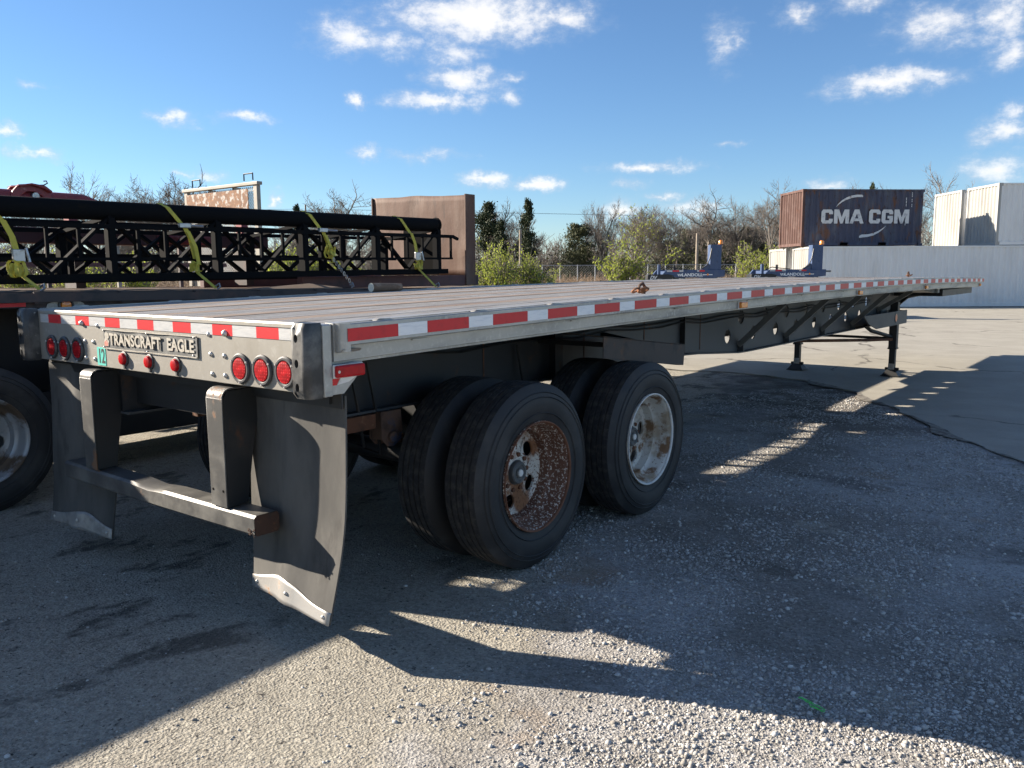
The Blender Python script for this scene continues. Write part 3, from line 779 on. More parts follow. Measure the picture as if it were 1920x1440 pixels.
# eagle emblem: a hooked head over a torn red shield
MB().prism([(-.415, 1.224), (-.372, 1.224), (-.366, 1.25), (-.378, 1.262), (-.366, 1.27), (-.372, 1.29), (-.395, 1.297), (-.41, 1.285), (-.404, 1.268), (-.418, 1.25)], 'y', -.0095, -.0075).build('emblem', CREAM, npl)
MB().prism([(-.412, 1.225), (-.378, 1.225), (-.374, 1.243), (-.392, 1.255), (-.414, 1.245)], 'y', -.0105, -.0096).build('emblem', mat('faded_red_emblem', (.46, .13, .09), .7, 0, [((.5, .4, .33), 70, .5, .65)]), npl)
for bx, bz in ((-.425, 1.303), (-.425, 1.219), (0, 1.305), (.41, 1.303), (0, 1.217), (.40, 1.221)):
    inst('rivet', bolt_me, npl, (bx, -.007, bz), (0, 0, 0), (.45, .5, .45))
# number sticker
st = MB().box(-.516, -.428, -.0022, -.0006, 1.120, 1.214).build('number_sticker', TEAL, sill, label='teal sticker with a black 12')
text('numeral', '12', mat('black_ink', (.02, .022, .022), .5), st, (-.471, -.0028, 1.165), (PI / 2, 0, 0), .105, .0004, .0016, .72, spacing=.95)
# corner bumpers with three ragged holes
def bumper(sx):
    x0, x1 = (1.186, 1.293) if sx > 0 else (-1.293, -1.186)
    m = MB()
    yb = -.078
    R_ = .028
    zs = [1.105, 1.105 + .287 * .30, 1.105 + .287 * .62, 1.398]
    holes = [1.150, 1.243, 1.340]
    # front face in three holed panels
    for k in range(3):
        m.holed(x0 + R_, x1 - R_, zs[k], zs[k + 1], (x0 + x1) / 2 - .008, holes[k], .0115, .0165,
                lambda a, b, d: (a, yb + d * .02 + (.0 if zs[0] + .02 < b < zs[3] - .02 else .012), b), 20, True)
    # rounded vertical corners and side walls
    prof = [(x1 - R_, yb)] + [(p[0], p[1]) for p in arc((x1 - R_, yb + R_), R_, -PI / 2, 0, 6)] + [(x1, .0)]
    profL = [(x0 + R_, yb)] + [(p[0], p[1]) for p in arc((x0 + R_, yb + R_), R_, -PI / 2, -PI, 6)] + [(x0, .0)]
    for pr in (prof, profL):
        n = len(pr)
        zz = [1.105, 1.125, 1.378, 1.398]; ins = [.012, 0, 0, .012]
        vs = []
        for z_, i_ in zip(zz, ins):
            for (a, b) in pr:
                cxm = (x0 + x1) / 2
                vs.append((a + (i_ if a < cxm else -i_) * .5, min(0, b + i_ * (1 if b < -.01 else 0)), z_))
        fs = [(r_ * n + i, r_ * n + i + 1, (r_ + 1) * n + i + 1, (r_ + 1) * n + i) for r_ in range(3) for i in range(n - 1)]
        m.add(vs, fs)
    full = [(a, b) for a, b in profL[::-1]] + prof
    for z_ in (1.105, 1.398):
        m.add([(a * .995 if 0 else a + (.006 if a < (x0 + x1) / 2 else -.006), min(0, b + (.012 if b < -.01 else 0)), z_) for a, b in full], [tuple(range(len(full)))])
    o = m.build('corner_bumper', RUBBERBUMP, T1, smooth=35)
    for hz in holes:
        MB().lathe([(0, .014), (.03, .014), (.03, 0)], ((x0 + x1) / 2 - .008, yb + .02, hz), 'y', 12).build('bumper_hole', DARK, o)
    return o
bumper(1); bumper(-1)

# side rails, rub rails, stake pockets, tape
def side(s):
    rail = MB().sweep([(0, -.165), (.012, -.165), (.012, -.155), (.034, -.15), (.036, -.012), (.036, 0), (-.012, .002), (-.012, -.02), (0, -.02)] if s > 0 else
                      [(0, -.165), (-.012, -.165), (-.012, -.155), (-.034, -.15), (-.036, -.012), (-.036, 0), (.012, .002), (.012, -.02), (0, -.02)],
                      pathy(s * 1.258, 0, .055, TL)).build('side_rail', ALU, T1)
    rub = MB().sweep([(0, -.088), (s * .014, -.088), (s * .018, -.084), (s * .018, -.006), (s * .014, -.002), (0, -.002)], pathy(s * 1.325, 0, .095, TL - .02)).build('rub_rail', ALU, T1)
    # curved rear end of the rub rail
    m = MB()
    pr = [(1.294, .062), (1.318, .064), (1.334, .072), (1.3425, .088), (1.343, .10)]
    n = len(pr)
    vs = [(s * a, b, zd(b) - h) for h in (.112, .0) for a, b in pr] + [(s * (a - .012), b + .006, zd(b) - h) for h in (.112, .0) for a, b in pr]
    fs = [(i, i + 1, n + i + 1, n + i) for i in range(n - 1)] + [(2 * n + i, 2 * n + i + 1, 3 * n + i + 1, 3 * n + i) for i in range(n - 1)]
    fs += [(n + i, n + i + 1, 3 * n + i + 1, 3 * n + i) for i in range(n - 1)] + [(i, i + 1, 2 * n + i + 1, 2 * n + i) for i in range(n - 1)]
    m.add(vs, fs)
    m.prism([(s * 1.294, 1.2915), (s * 1.338, 1.2915), (s * 1.325, 1.281), (s * 1.294, 1.276)], 'y', .066, .16)
    m.build('rub_rail_end', ALU, T1, smooth=40)
    pk = MB().prism([(-.045, -.085), (.045, -.085), (.045, 0), (.03, .006), (-.03, .006), (-.045, 0)], 'x', -.0145, .0145).mesh('stake_pocket', GALV)
    fix_normals(pk)
    y = .30
    while y < TL - .1:
        inst('stake_pocket', pk, T1, (s * 1.3095, y, zd(y) - .001), (rad(.0), 0, 0), (1, 1, 1))
        y += .61
    # under-rail J hooks that hold the strap winches
    y = .48
    while y < TL - .3:
        MB().box(min(s * 1.294, s * 1.303), max(s * 1.294, s * 1.303), y, y + .1, zd(y) - .103, zd(y) - .098).build('rail_lug', ALU, T1)
        y += 1.22
    if s > 0:
        per = .4455; y = .084; k = 0
        while y < TL - .06:
            for (m_, nm, a, b) in ((RED_TAPE, 'red_reflector', y, y + .271), (SIDE_WHITE, 'white_reflector', y + .272, y + per - .001)):
                b = min(b, TL - .04)
                if b - a < .03: continue
                mm = MB()
                vs = []
                q = 3
                for i in range(q + 1):
                    yy = a + (b - a) * i / q
                    vs += [(1.3436, yy, zd(yy) - .072), (1.3446, yy, zd(yy) - .071), (1.3446, yy, zd(yy) - .022), (1.3436, yy, zd(yy) - .021)]
                fs = []
                for i in range(q):
                    fs += [(i * 4 + j, i * 4 + j + 1, i * 4 + 5 + j, i * 4 + 4 + j) for j in range(3)]
                mm.add(vs, fs).build(nm, m_, rub)
            y += per
    return rail
rails = [side(1), side(-1)]

# corner gusset with red side lamp
gus = MB().prism([(.012, 1.112), (.100, 1.112), (.199, 1.200), (.200, 1.236), (.012, 1.226)], 'x', 1.288, 1.294).build('corner_gusset', ALU, T1, bevel=.002)
MB().box(1.2855, 1.300, -.002, .040, 1.108, 1.390).build('corner_post', ALU, T1, bevel=.004)
lb = MB().box(1.2945, 1.3065, .042, .192, 1.178, 1.231).build('side_lamp', WHITE_BASE, gus, bevel=.003)
MB().prism([(.042, 1.181), (.188, 1.181), (.188, 1.229), (.042, 1.229)], 'x', 1.3068, 1.326).build('lens', LENS_DEEP, lb, bevel=.007)
MB().lathe([(.001, 0), (.001, .006), (0, .0065)], (1.3262, .052, 1.205), 'x', 10).build('screw', BOLT, lb)
MB().prism([(.042, 1.150), (.062, 1.150), (.08, 1.176), (.042, 1.176)], 'x', 1.2943, 1.2955).build('torn_sticker', RED_TAPE, gus)
MB().prism([(.066, 1.150), (.125, 1.158), (.165, 1.176), (.085, 1.176)], 'x', 1.2943, 1.2953).build('torn_sticker', WHITE_BASE, gus)
# amber side markers
for y, sz in ((4.035, .062), (7.144, .06), (10.25, .06), (14.42, .05)):
    zc = zd(y) - .128
    b_ = MB().box(1.295, 1.300, y - sz - .01, y + sz + .01, zc - .028, zc + .028).build('side_marker', WHITE_BASE, T1)
    MB().prism([(y - sz, zc - .023), (y + sz, zc - .023), (y + sz, zc + .023), (y - sz, zc + .023)], 'x', 1.3005, 1.322).build('lens', AMBER, b_, bevel=.006)

# main beams with round lightening holes
def bot(y):
    P_ = [(0, .85), (4.7, .85), (5.85, .772), (11.25, .785), (11.55, .86), (11.95, 1.0), (12.6, 1.125), (14.3, 1.16)]
    for (a, b) in zip(P_[:-1], P_[1:]):
        if a[0] <= y <= b[0]: return a[1] + (b[1] - a[1]) * (y - a[0]) / (b[0] - a[0])
    return P_[-1][1]
def top(y): return zd(y) - .125
for s in (-1, 1):
    x0 = .50
    beam = MB()
    fnb = lambda a, b, d: (s * (x0 - .012 * d), a, bot(a) + .012 + (top(a) - .012 - bot(a) - .012) * b)
    # solid rear web, holed panels, then the swan neck
    yh0 = 5.47
    ysol = [.1 + i * (yh0 - .1) / 14 for i in range(15)]
    rear = MB()
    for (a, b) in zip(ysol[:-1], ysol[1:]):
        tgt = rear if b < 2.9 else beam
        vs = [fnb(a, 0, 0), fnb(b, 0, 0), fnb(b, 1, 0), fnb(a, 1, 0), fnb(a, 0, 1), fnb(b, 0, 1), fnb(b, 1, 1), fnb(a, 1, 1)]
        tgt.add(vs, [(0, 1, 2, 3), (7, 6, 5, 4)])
    y = 5.47; k = 0
    while y < 10.55:
        yc = y + .16
        H = top(yc) - bot(yc) - .024
        zc = (.95 if k % 2 == 0 else 1.125) + (.004 * k * .3)
        b = (zc - bot(yc) - .012) / H
        beam.holed(y, y + .32, 0, 1, yc, b, .069, .069 / H, fnb, 28, True)
        y += .32; k += 1
    yn = [y + (14.3 - y) * i / 12 for i in range(13)]
    for (a, b) in zip(yn[:-1], yn[1:]):
        vs = [fnb(a, 0, 0), fnb(b, 0, 0), fnb(b, 1, 0), fnb(a, 1, 0), fnb(a, 0, 1), fnb(b, 0, 1), fnb(b, 1, 1), fnb(a, 1, 1)]
        beam.add(vs, [(0, 1, 2, 3), (7, 6, 5, 4)])
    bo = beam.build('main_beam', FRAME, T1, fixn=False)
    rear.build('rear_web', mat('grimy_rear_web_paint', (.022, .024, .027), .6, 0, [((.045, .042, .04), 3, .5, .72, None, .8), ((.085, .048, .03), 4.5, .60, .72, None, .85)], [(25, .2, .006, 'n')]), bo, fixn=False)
    ya = [.1 + (14.3 - .1) * i / 60 for i in range(61)]
    for nm, fz, th in (('lower_flange', bot, .012), ('upper_flange', lambda q: top(q) - .012, .012)):
        MB().sweep([(-.065, 0), (.065, 0), (.065, th), (-.065, th)], [(s * (x0 - .006), q, fz(q)) for q in ya]).build(nm, FRAME, bo)
    # web stiffeners
    for q in (.35, 2.62, 4.6):
        MB().box(min(s * (x0 + .001), s * (x0 + .05)), max(s * (x0 + .001), s * (x0 + .05)), q, q + .01, bot(q) + .012, top(q) - .013).build('stiffener', BLACK, bo)
    # outrigger braces
    for q in (5.885, 7.173, 8.432, 9.712, 11.0):
        zb = bot(q) + .075 if q < 10.5 else 1.0
        MB().bar((s * .512, q, zb), (s * .965, q, 1.285), .055, .05, (0, 1, 0)).build('outrigger_brace', BRACE, T1)
        MB().box(min(s * .501, s * .56), max(s * .501, s * .56), q - .004, q + .004, bot(q) + .013, zb + .03).build('brace_gusset', FRAME, T1)
# crossmembers
cm = MB().box(-1.25, 1.25, -.035, .035, -.125, -.115).box(-1.25, 1.25, -.003, .003, -.115, -.045).box(-1.25, 1.25, -.035, .035, -.045, -.035).mesh('crossmember', FRAME)
y = .45
while y < TL - .2:
    inst('crossmember', cm, T1, (0, y, zd(y)))
    y += .46
MB().box(-1.23, 1.23, TL - .05, TL, zd(TL) - .165, zd(TL) - .002).build('front_sill', ALU, T1)
# upper coupler apron and front boxes under the nose
MB().prism([(10.9, 1.30), (11.4, 1.262), (11.75, 1.243), (11.78, 1.243), (11.78, 1.325), (10.9, 1.345)], 'x', -1.12, 1.12).build('coupler_apron', BLACK, T1)
MB().box(-1.19, 1.19, 11.95, 14.38, 1.185, 1.285).build('nose_box', BLACK, T1, bevel=.004)
MB().box(-1.15, 1.15, 11.80, 11.93, 1.24, 1.31).build('nose_spacer', ALU, T1)
text('frame_number', '121', mat('grey_stencil', (.30, .30, .28), .8), T1, (.5015, 10.62, 1.21), (PI / 2, 0, PI / 2), .10, .0003, 0, .8)
# landing gear
for s in (-1, 1):
    lg = MB().box(s * .71 - .055, s * .71 + .055, 11.12, 11.24, .42, 1.12).build('landing_leg', BLACK, T1, bevel=.008)
    MB().box(s * .71 - .043, s * .71 + .043, 11.135, 11.225, .06, .45).build('inner_leg', BLACK, lg, bevel=.006)
    MB().box(s * .71 - .062, s * .71 + .062, 11.112, 11.248, .415, .44).build('leg_collar', BLACK, lg, bevel=.004)
    MB().box(s * .71 - .045, s * .71 + .045, 11.1345, 11.1349, .10, .20).build('worn_patch', GALV, lg)
    ft = MB()
    ft.box(s * .71 - .13, s * .71 + .13, 11.06, 11.30, .012, .024)
    ft.add([(s * .71 - .12, 11.07, .024), (s * .71 + .12, 11.07, .024), (s * .71 + .12, 11.29, .024), (s * .71 - .12, 11.29, .024),
            (s * .71 - .06, 11.12, .11), (s * .71 + .06, 11.12, .11), (s * .71 + .06, 11.24, .11), (s * .71 - .06, 11.24, .11)],
           [(0, 1, 5, 4), (1, 2, 6, 5), (2, 3, 7, 6), (3, 0, 4, 7), (4, 5, 6, 7)])
    ft.tube([(s * .71 - .095, 11.18, .115), (s * .71 + .095, 11.18, .115)], .024, 10)
    ft.build('leg_foot', BLACK, lg)
    MB().prism([(9.30, .99), (11.62, .985), (11.62, .785), (9.95, .785), (9.55, .87)], 'x', s * .765, s * .78).build('gear_plate', FRAME, T1, bevel=.003)
    MB().box(min(s * .56, s * .764), max(s * .56, s * .764), 10.75, 11.60, .80, .81).build('gear_shelf', FRAME, T1)
    MB().box(min(s * .515, s * .764), max(s * .515, s * .764), 11.605, 11.615, .80, .98).build('gear_shelf', FRAME, T1)
    MB().tube([(s * .69, 11.13, .60), (s * .55, 10.55, .72), (s * .52, 10.35, .80)], .028, 10).build('leg_brace', BLACK, T1, smooth=40)
    MB().tube([(s * .69, 11.12, .58), (s * .3, 11.05, .585), (0, 11.02, .59)], .02, 8).build('cross_shaft', BLACK, T1, smooth=40)
MB().tube([(.70, 11.12, .565), (.45, 10.6, .575), (.1, 9.9, .60), (-.3, 9.1, .63)], .022, 8).build('drag_brace', RUSTM, T1, smooth=40)
rf = MB().lathe([(0, .075), (.004, .075), (.006, .066), (.004, .060)], (.781, 10.96, .895), 'x', 28).build('round_reflector', GROMMET, T1)
MB().lathe([(0, .0), (.006, .0), (.009, .03), (.004, .058)], (.782, 10.96, .895), 'x', 28).build('lens', AMBER_DARK, rf, smooth=40)

# ------------------------------------------------------------------ wheels
def tyre_profile(W=.262, R=.505, rb=.292):
    h = W / 2
    p = [(-h + .03, rb), (-h + .012, rb + .012), (-h - .002, rb + .06), (-h - .008, rb + .10), (-h - .002, rb + .145), (-h + .012, rb + .178), (-h + .022, R - .022), (-h + .028, R - .010)]
    tr = []
    x0, x1 = -h + .034, h - .034
    ng = 4
    st = (x1 - x0) / (ng + 1)
    tr.append((x0, R - .003))
    for i in range(ng):
        g = x0 + st * (i + 1)
        tr += [(g - .006, R), (g - .004, R - .012), (g + .004, R - .012), (g + .006, R)]
    tr.append((x1, R - .003))
    q = [(-a, b) for a, b in p[::-1]]
    return p, tr, q
def wheel_meshes(rim_m, lip_m, disc_m, nholes=5, hole_r=.046, disc_at=.172):
    """outer wheel of a dual, its outside facing +x, centred on the tyre"""
    p, tr, q = tyre_profile()
    out = {}
    m = MB().lathe(p + [tr[0]], (0, 0, 0), 'x', 72).lathe([tr[-1]] + q, (0, 0, 0), 'x', 72)
    for r_ in (.345, .43, .455):       # moulded sidewall rings
        hx = .131 + {.345: .004, .43: .0055, .455: -.003}[r_]
        m.lathe([(hx, r_ - .003), (hx + .003, r_), (hx, r_ + .003)], (0, 0, 0), 'x', 72)
    out['tyre'] = m.mesh('tyre', RUBBER, 40)
    out['tread'] = MB().lathe(tr, (0, 0, 0), 'x', 72).mesh('tread', TREAD, 30)
    h = .131
    rim = [(h - .004, .300), (h - .010, .302), (h - .012, .294), (h - .022, .284), (h - .04, .278), (h - .095, .272), (h - .112, .262), (h - .120, .247), (h - .15, .243), (h - disc_at, .238)]
    out['rim'] = MB().lathe(rim, (0, 0, 0), 'x', 72).lathe([(-h + .004, .302), (-h + .02, .29), (-h + .08, .245), (h - disc_at, .238)], (0, 0, 0), 'x', 48).mesh('rim', rim_m, 40)
    out['rim_lip'] = MB().lathe([(h - .004, .2995), (h + .003, .301), (h + .004, .296), (h - .003, .291), (h - .012, .2935)], (0, 0, 0), 'x', 72).mesh('rim_lip', lip_m, 40)
    d = MB()
    for k in range(nholes):
        a0, a1 = 2 * PI * k / nholes, 2 * PI * (k + 1) / nholes
        def fn(a, b, dd):
            fx = h - disc_at - .012 * math.sin((b - .10) / .138 * PI) + (.0 if b > .2 else .006)
            return (fx - .012 * dd, b * math.cos(a), b * math.sin(a))
        # subdivide the panel so that the arcs stay round
        na = 5
        am0, am1 = a0 + (a1 - a0) * .18, a0 + (a1 - a0) * .82
        d.holed(am0, am1, .115, .222, (a0 + a1) / 2, .168, hole_r / .168, .041, fn, 36, True)
        for (b0, b1, s0, s1) in ((.222, .238, a0, a1), (.07, .115, a0, a1), (.115, .222, a0, am0), (.115, .222, am1, a1)):
            n = 12
            nb = 3
            for i in range(n):
                for j in range(nb):
                    u0, u1 = s0 + (s1 - s0) * i / n, s0 + (s1 - s0) * (i + 1) / n
                    v0, v1 = b0 + (b1 - b0) * j / nb, b0 + (b1 - b0) * (j + 1) / nb
                    d.add([fn(u0, v0, 0), fn(u1, v0, 0), fn(u1, v1, 0), fn(u0, v1, 0)], [(0, 1, 2, 3)])
    out['rim_disc'] = d.mesh('rim_disc', disc_m)
    q = h - disc_at
    out['hub'] = MB().lathe([(q - .01, .085), (q + .006, .08), (q + .010, .064), (q + .036, .062), (q + .042, .056), (q + .042, .046), (q + .036, .042), (q + .036, .030), (q + .044, .028), (q + .044, 0)], (0, 0, 0), 'x', 40).mesh('hub', HUB, 35)
    out['hub_cap'] = MB().lathe([(q + .0445, .020), (q + .050, .018), (q + .051, 0)], (0, 0, 0), 'x', 24).mesh('hub_cap', WHITE_BASE, 35)
    out['wheel_nut'] = MB().lathe([(q - .004, .013), (q + .018, .013), (q + .018, .0)], (0, 0, 0), 'x', 6).mesh('wheel_nut', RUSTM)
    for me in out.values():
        fix_normals(me)
    return out
WM = {'rust': wheel_meshes(RIM_RUST, RIM_LIP, RIM_DISC), 'white': wheel_meshes(RIM_WHITE, WHITE_BASE, RIM_WHITE), 'grey': wheel_meshes(RIM_GREY, RIM_GREY, RIM_GREY)}
def wheel(parent, x, y, kind, flip=False, spin=0., z=.497, full=True, label=None):
    o = bpy.data.objects.new('wheel', None); COL.objects.link(o); o.parent = parent
    o.location = (x, y, z); o.rotation_euler = (spin, 0, 0)
    if flip: o.scale = (-1, 1, 1)
    for nm, me in WM[kind].items():
        if not full and nm in ('hub_cap', 'wheel_nut', 'hub'): continue
        if nm == 'wheel_nut':
            for k_ in range(10): inst(nm, me, o, (0, .098 * math.cos(k_ * PI / 5), .098 * math.sin(k_ * PI / 5)))
            continue
        inst(nm, me, o)
    if label: o['label'] = label
    return o
for y, k, sp in ((1.460, 'rust', rad(4)), (2.7075, 'white', rad(-26))):
    wheel(T1, 1.129, y, k, False, sp, label='outer wheel with flaking rusty rim' if k == 'rust' else 'outer wheel with white rim and brown rust stains')
    wheel(T1, .79, y, k, True, 0, full=False)
    wheel(T1, -1.129, y, 'grey', True, 0)
    wheel(T1, -.79, y, 'grey', False, 0, full=False)
    MB().lathe([(-.95, .065), (.95, .065)], (0, y, .497), 'x', 20).build('axle', BLACK, T1, smooth=40)
    for s in (-1, 1):
        MB().lathe([(.58 * s, .0), (.58 * s, .21), (.93 * s, .21), (.93 * s, .0)], (0, y, .497), 'x', 32).build('brake_drum', RUSTM, T1, smooth=40)
# suspension: hangers, leaf springs, equaliser
for s in (-1, 1):
    for y in (1.01, 2.08, 3.2):
        m = MB()
        m.prism([(y - .075, .852), (y + .075, .852), (y + .085, .74), (y + .07, .68), (y + .02, .655), (y - .03, .66), (y - .07, .70)], 'x', s * .50, s * .508)
        m.prism([(y - .075, .852), (y + .075, .852), (y + .085, .74), (y + .07, .68), (y + .02, .655), (y - .03, .66), (y - .07, .70)], 'x', s * .592, s * .60)
        m.box(min(s * .509, s * .591), max(s * .509, s * .591), y - .07, y - .06, .70, .851)
        m.tube([(s * .48, y, .71), (s * .62, y, .71)], .03, 10)
        m.build('spring_hanger', RUSTBLUE, T1, bevel=.003)
    for ya in (1.46, 2.7075):
        m = MB()
        for k in range(4):
            hl = .46 - .09 * k
            pts = [(s * .55, ya + hl * t_, .655 - .028 * k + .07 * abs(t_) ** 2 * (hl / .46) ** 2) for t_ in (-1, -.66, -.33, 0, .33, .66, 1)]
            m.sweep([(-.038, -.010), (.038, -.010), (.038, .010), (-.038, .010)], pts)
        m.build('leaf_spring', RUSTM, T1)
        MB().box(s * .55 - .05, s * .55 + .05, ya - .09, ya + .09, .46, .56).build('axle_seat', RUSTBLUE, T1, bevel=.006)
    MB().box(min(s * .52, s * .58), max(s * .52, s * .58), .55, .92, .765, .845).build('hanger_bracket', RUSTM, T1, bevel=.004)
    for yy in (.62, 2.05):
        MB().tube([(s * .32, yy, .60), (s * .32, yy + .2, .60)], .085, 16).build('brake_chamber', BLACK, T1, smooth=40)
MB().tube([(-.46, .72, .78), (.46, .72, .78)], .045, 12).build('cross_tube', BLACK, T1, smooth=40)
MB().box(-.49, .49, .18, .28, .90, 1.12).build('rear_crossmember', BLACK, T1)
for (x_, z_, r_) in ((.53, 1.16, .009), (.535, 1.13, .007)):
    MB().tube([(x_, .4 + i * .42, z_ + .018 * math.sin(i * 2.3 + z_ * 9)) for i in range(25)], r_, 6).build('air_line', BLACK, T1, smooth=50)
for (ya, zb) in ((.78, .66), (.9, .60), (2.2, .70)):
    MB().tube([(.54, ya, 1.12), (.56, ya + .03, .9), (.50, ya + .12, zb), (.36, ya + .10, zb + .02)], .010, 6).build('brake_hose', BLACK, T1, smooth=50)
for q in (.62, 1.9, 3.05, 3.95, 5.0):
    MB().box(.501, .5035, q, q + .012, .87, 1.25).build('weld_seam', RUSTM, T1)
# short fender plate ahead of the front tyre
MB().prism([(2.36, 1.185), (3.49, 1.055), (3.47, .905), (3.36, .915), (2.36, 1.05)], 'x', 1.092, 1.10).build('fender_plate', FENDER, T1, bevel=.002)
MB().add([(1.10, 2.36, 1.187), (1.10, 3.49, 1.057), (.62, 3.45, 1.075), (.62, 2.36, 1.205), (1.10, 2.36, 1.180), (1.10, 3.49, 1.050), (.62, 3.45, 1.068), (.62, 2.36, 1.198)],
         [(0, 1, 2, 3), (7, 6, 5, 4), (0, 4, 5, 1), (1, 5, 6, 2), (2, 6, 7, 3), (3, 7, 4, 0)]).build('fender_plate', FENDER, T1)
for q in (2.5, 3.3):
    MB().bar((.5, q, 1.12), (1.09, q, 1.12 - (q - 2.5) * .115), .03, .03).build('fender_bracket', BLACK, T1)

# ------------------------------------------------------------------ rear guard
def upright(s):
    x0, x1 = (.548, .668) if s > 0 else (-.635, -.515)
    pr = [(-.048, .566), (-.048, 1.05)] + [(p[0], p[1]) for p in arc((-.003, 1.05), .045, PI, PI / 2, 6)] + [(.16, 1.095)]
    inn = [(.16, 1.089)] + [(p[0], p[1]) for p in arc((-.003, 1.05), .038, PI / 2, PI, 6)] + [(-.041, .566)]
    o = MB().prism(pr + inn, 'x', x0, x1).build('guard_upright', GUARD, T1, smooth=40, bevel=.002)
    for xw in (x0, x1 - .006):
        MB().prism([(-.040, .566), (-.040, 1.05), (-.02, 1.082), (.16, 1.087), (.10, .82), (.06, .575)], 'x', xw + .0005, xw + .0055).build('upright_web', BLACK, o)
    if s > 0:
        for xx in (.568, .645):
            MB().lathe([(0, .006), (.002, .006)], (xx, -.0495, .64), 'y', 10, True).build('pin_hole', DARK, o)
    return o
upright(1); upright(-1)
gb = MB()
nx = 22
for i in range(nx + 1):
    xx = -.889 + (1.752) * i / nx
    dent = .012 * math.exp(-((xx + .02) / .09) ** 2)
    sag = -.006 * math.sin(PI * i / nx)
    r_ = .012
    y0, y1, z0, z1 = -.048, .078, .474 + sag, .566 + sag - dent
    pr = [(y0 + r_, z0), (y1 - r_, z0), (y1, z0 + r_), (y1, z1 - r_), (y1 - r_, z1), (y0 + r_ + dent, z1), (y0 + dent * .4, z1 - r_), (y0, z0 + r_)]
    gb.v += [(xx, a, b) for a, b in pr]
for i in range(nx):
    gb.f += [(i * 8 + k, i * 8 + (k + 1) % 8, i * 8 + 8 + (k + 1) % 8, i * 8 + 8 + k) for k in range(8)]
bar_o = gb.build('guard_bar', GUARD, T1, smooth=40)
MB().prism([(-.036, .476), (.066, .476), (.076, .488), (.076, .552), (.066, .564), (-.036, .564), (-.046, .552), (-.046, .488)], 'x', .8632, .8655).build('bar_end_cap', mat('dark_flaked_rust', (.055, .028, .018), .9, 0, [((.13, .06, .03), 18, .5, .65), ((.03, .025, .022), 9, .5, .65)], [(60, .6, .006, 'n')]), bar_o)
cr_me = MB()
for k in range(14):
    a = rnd.uniform(.815, .862); b = rnd.uniform(.474, .505)
    cr_me.box(a, a + rnd.uniform(.003, .008), -.0515, -.047, b, b + rnd.uniform(.003, .008))
cr_me.build('rust_flake', bpy.data.materials['dark_flaked_rust'], bar_o)
MB().prism([(-.889, .487), (-.889, .553), (-.8905, .553), (-.8905, .487)], 'y', -.04, .07).build('bar_end_cap', BLACK, bar_o)

# ------------------------------------------------------------------ mud flaps
def flap(s):
    xa, xb = (.605, 1.262) if s > 0 else (-1.245, -.605)
    nx, nz = 14, 26
    vs, vb = [], []
    for j in range(nz + 1):
        for i in range(nx + 1):
            a = i / nx
            t_ = j / nz
            outer = a if s > 0 else 1 - a
            zb_ = .158 + .006 * math.sin(a * 5)
            zt = 1.095 if s > 0 else 1.085
            z_ = zt + (zb_ - zt) * t_
            ridge = .016 * math.exp(-((a - .47) / .10) ** 2) * min(1, t_ * 5)
            curl = -.086 * t_ ** 3.0 * (.22 + .78 * outer) if s > 0 else -.05 * t_ ** 3
            y_ = .122 - ridge + curl + .006 * math.sin(t_ * 9 + a * 3) * t_ + .03 * (a - .5) ** 2 * (1 - t_)
            if s < 0: y_ -= .07 - .05 * a
            xq = xa + (xb - xa) * a - (.03 * t_ ** 2 * outer if s > 0 else 0)
            vs.append((xq, y_, z_)); vb.append((xq, y_ + .009, z_))
    n1 = nx + 1
    fs = [(j * n1 + i, j * n1 + i + 1, (j + 1) * n1 + i + 1, (j + 1) * n1 + i) for j in range(nz) for i in range(nx)]
    off = len(vs)
    fs2 = [tuple(k + off for k in f[::-1]) for f in fs]
    ed = [(i, i + 1) for i in range(nx)] + [(nz * n1 + i + 1, nz * n1 + i) for i in range(nx)] + [((j + 1) * n1, j * n1) for j in range(nz)] + [(j * n1 + nx, (j + 1) * n1 + nx) for j in range(nz)]
    o = MB().add(vs + vb, fs + fs2 + [(b, a, a + off, b + off) for a, b in ed]).build('mud_flap', FLAP, T1, smooth=50,
            label='right mud flap, its lower edge curled and faced with a metal strip' if s > 0 else 'left mud flap behind the guard, in shadow')
    # anti-sail plate along the bottom edge
    pm = MB(); rows = 6
    for j in range(rows + 1):
        for i in range(nx + 1):
            a = i / nx
            topf = 1 - (.052 + .055 * math.exp(-(((a if s > 0 else 1 - a) - .42) / .26) ** 2))
            t_ = topf + (1.004 - topf) * j / rows
            k = t_ * nz
            j0 = min(nz - 1, int(k)); fr = k - j0
            p0, p1 = Vector(vs[j0 * n1 + i]), Vector(vs[(j0 + 1) * n1 + i])
            p = p0 + (p1 - p0) * fr
            pm.v.append((p.x, p.y - .004, p.z))
    pm.f = [(j * n1 + i, j * n1 + i + 1, (j + 1) * n1 + i + 1, (j + 1) * n1 + i) for j in range(rows) for i in range(nx)]
    pl = pm.build('flap_strip', GALV, o, smooth=60, fixn=False)
    sol = pl.modifiers.new('solid', 'SOLIDIFY'); sol.thickness = .003; sol.offset = 0
    for i in (1, 7, 13):
        p = pm.v[3 * n1 + i]
        inst('bolt', bolt_me, pl, (p[0], p[1] - .002, p[2]), (0, 0, 0), (.75, .8, .75))
    # hanger angle on top
    x_ = (xa + xb) / 2
    MB().box(xa - .02, xb, .112 - (.04 if s < 0 else 0), .120 - (.04 if s < 0 else 0), 1.045, 1.11).build('flap_hanger', BLACK, o)
    return o
flap(1); flap(-1)
MB().box(-1.2, 1.2, .1, .125, 1.06, 1.111).build('flap_rail', BLACK, T1)

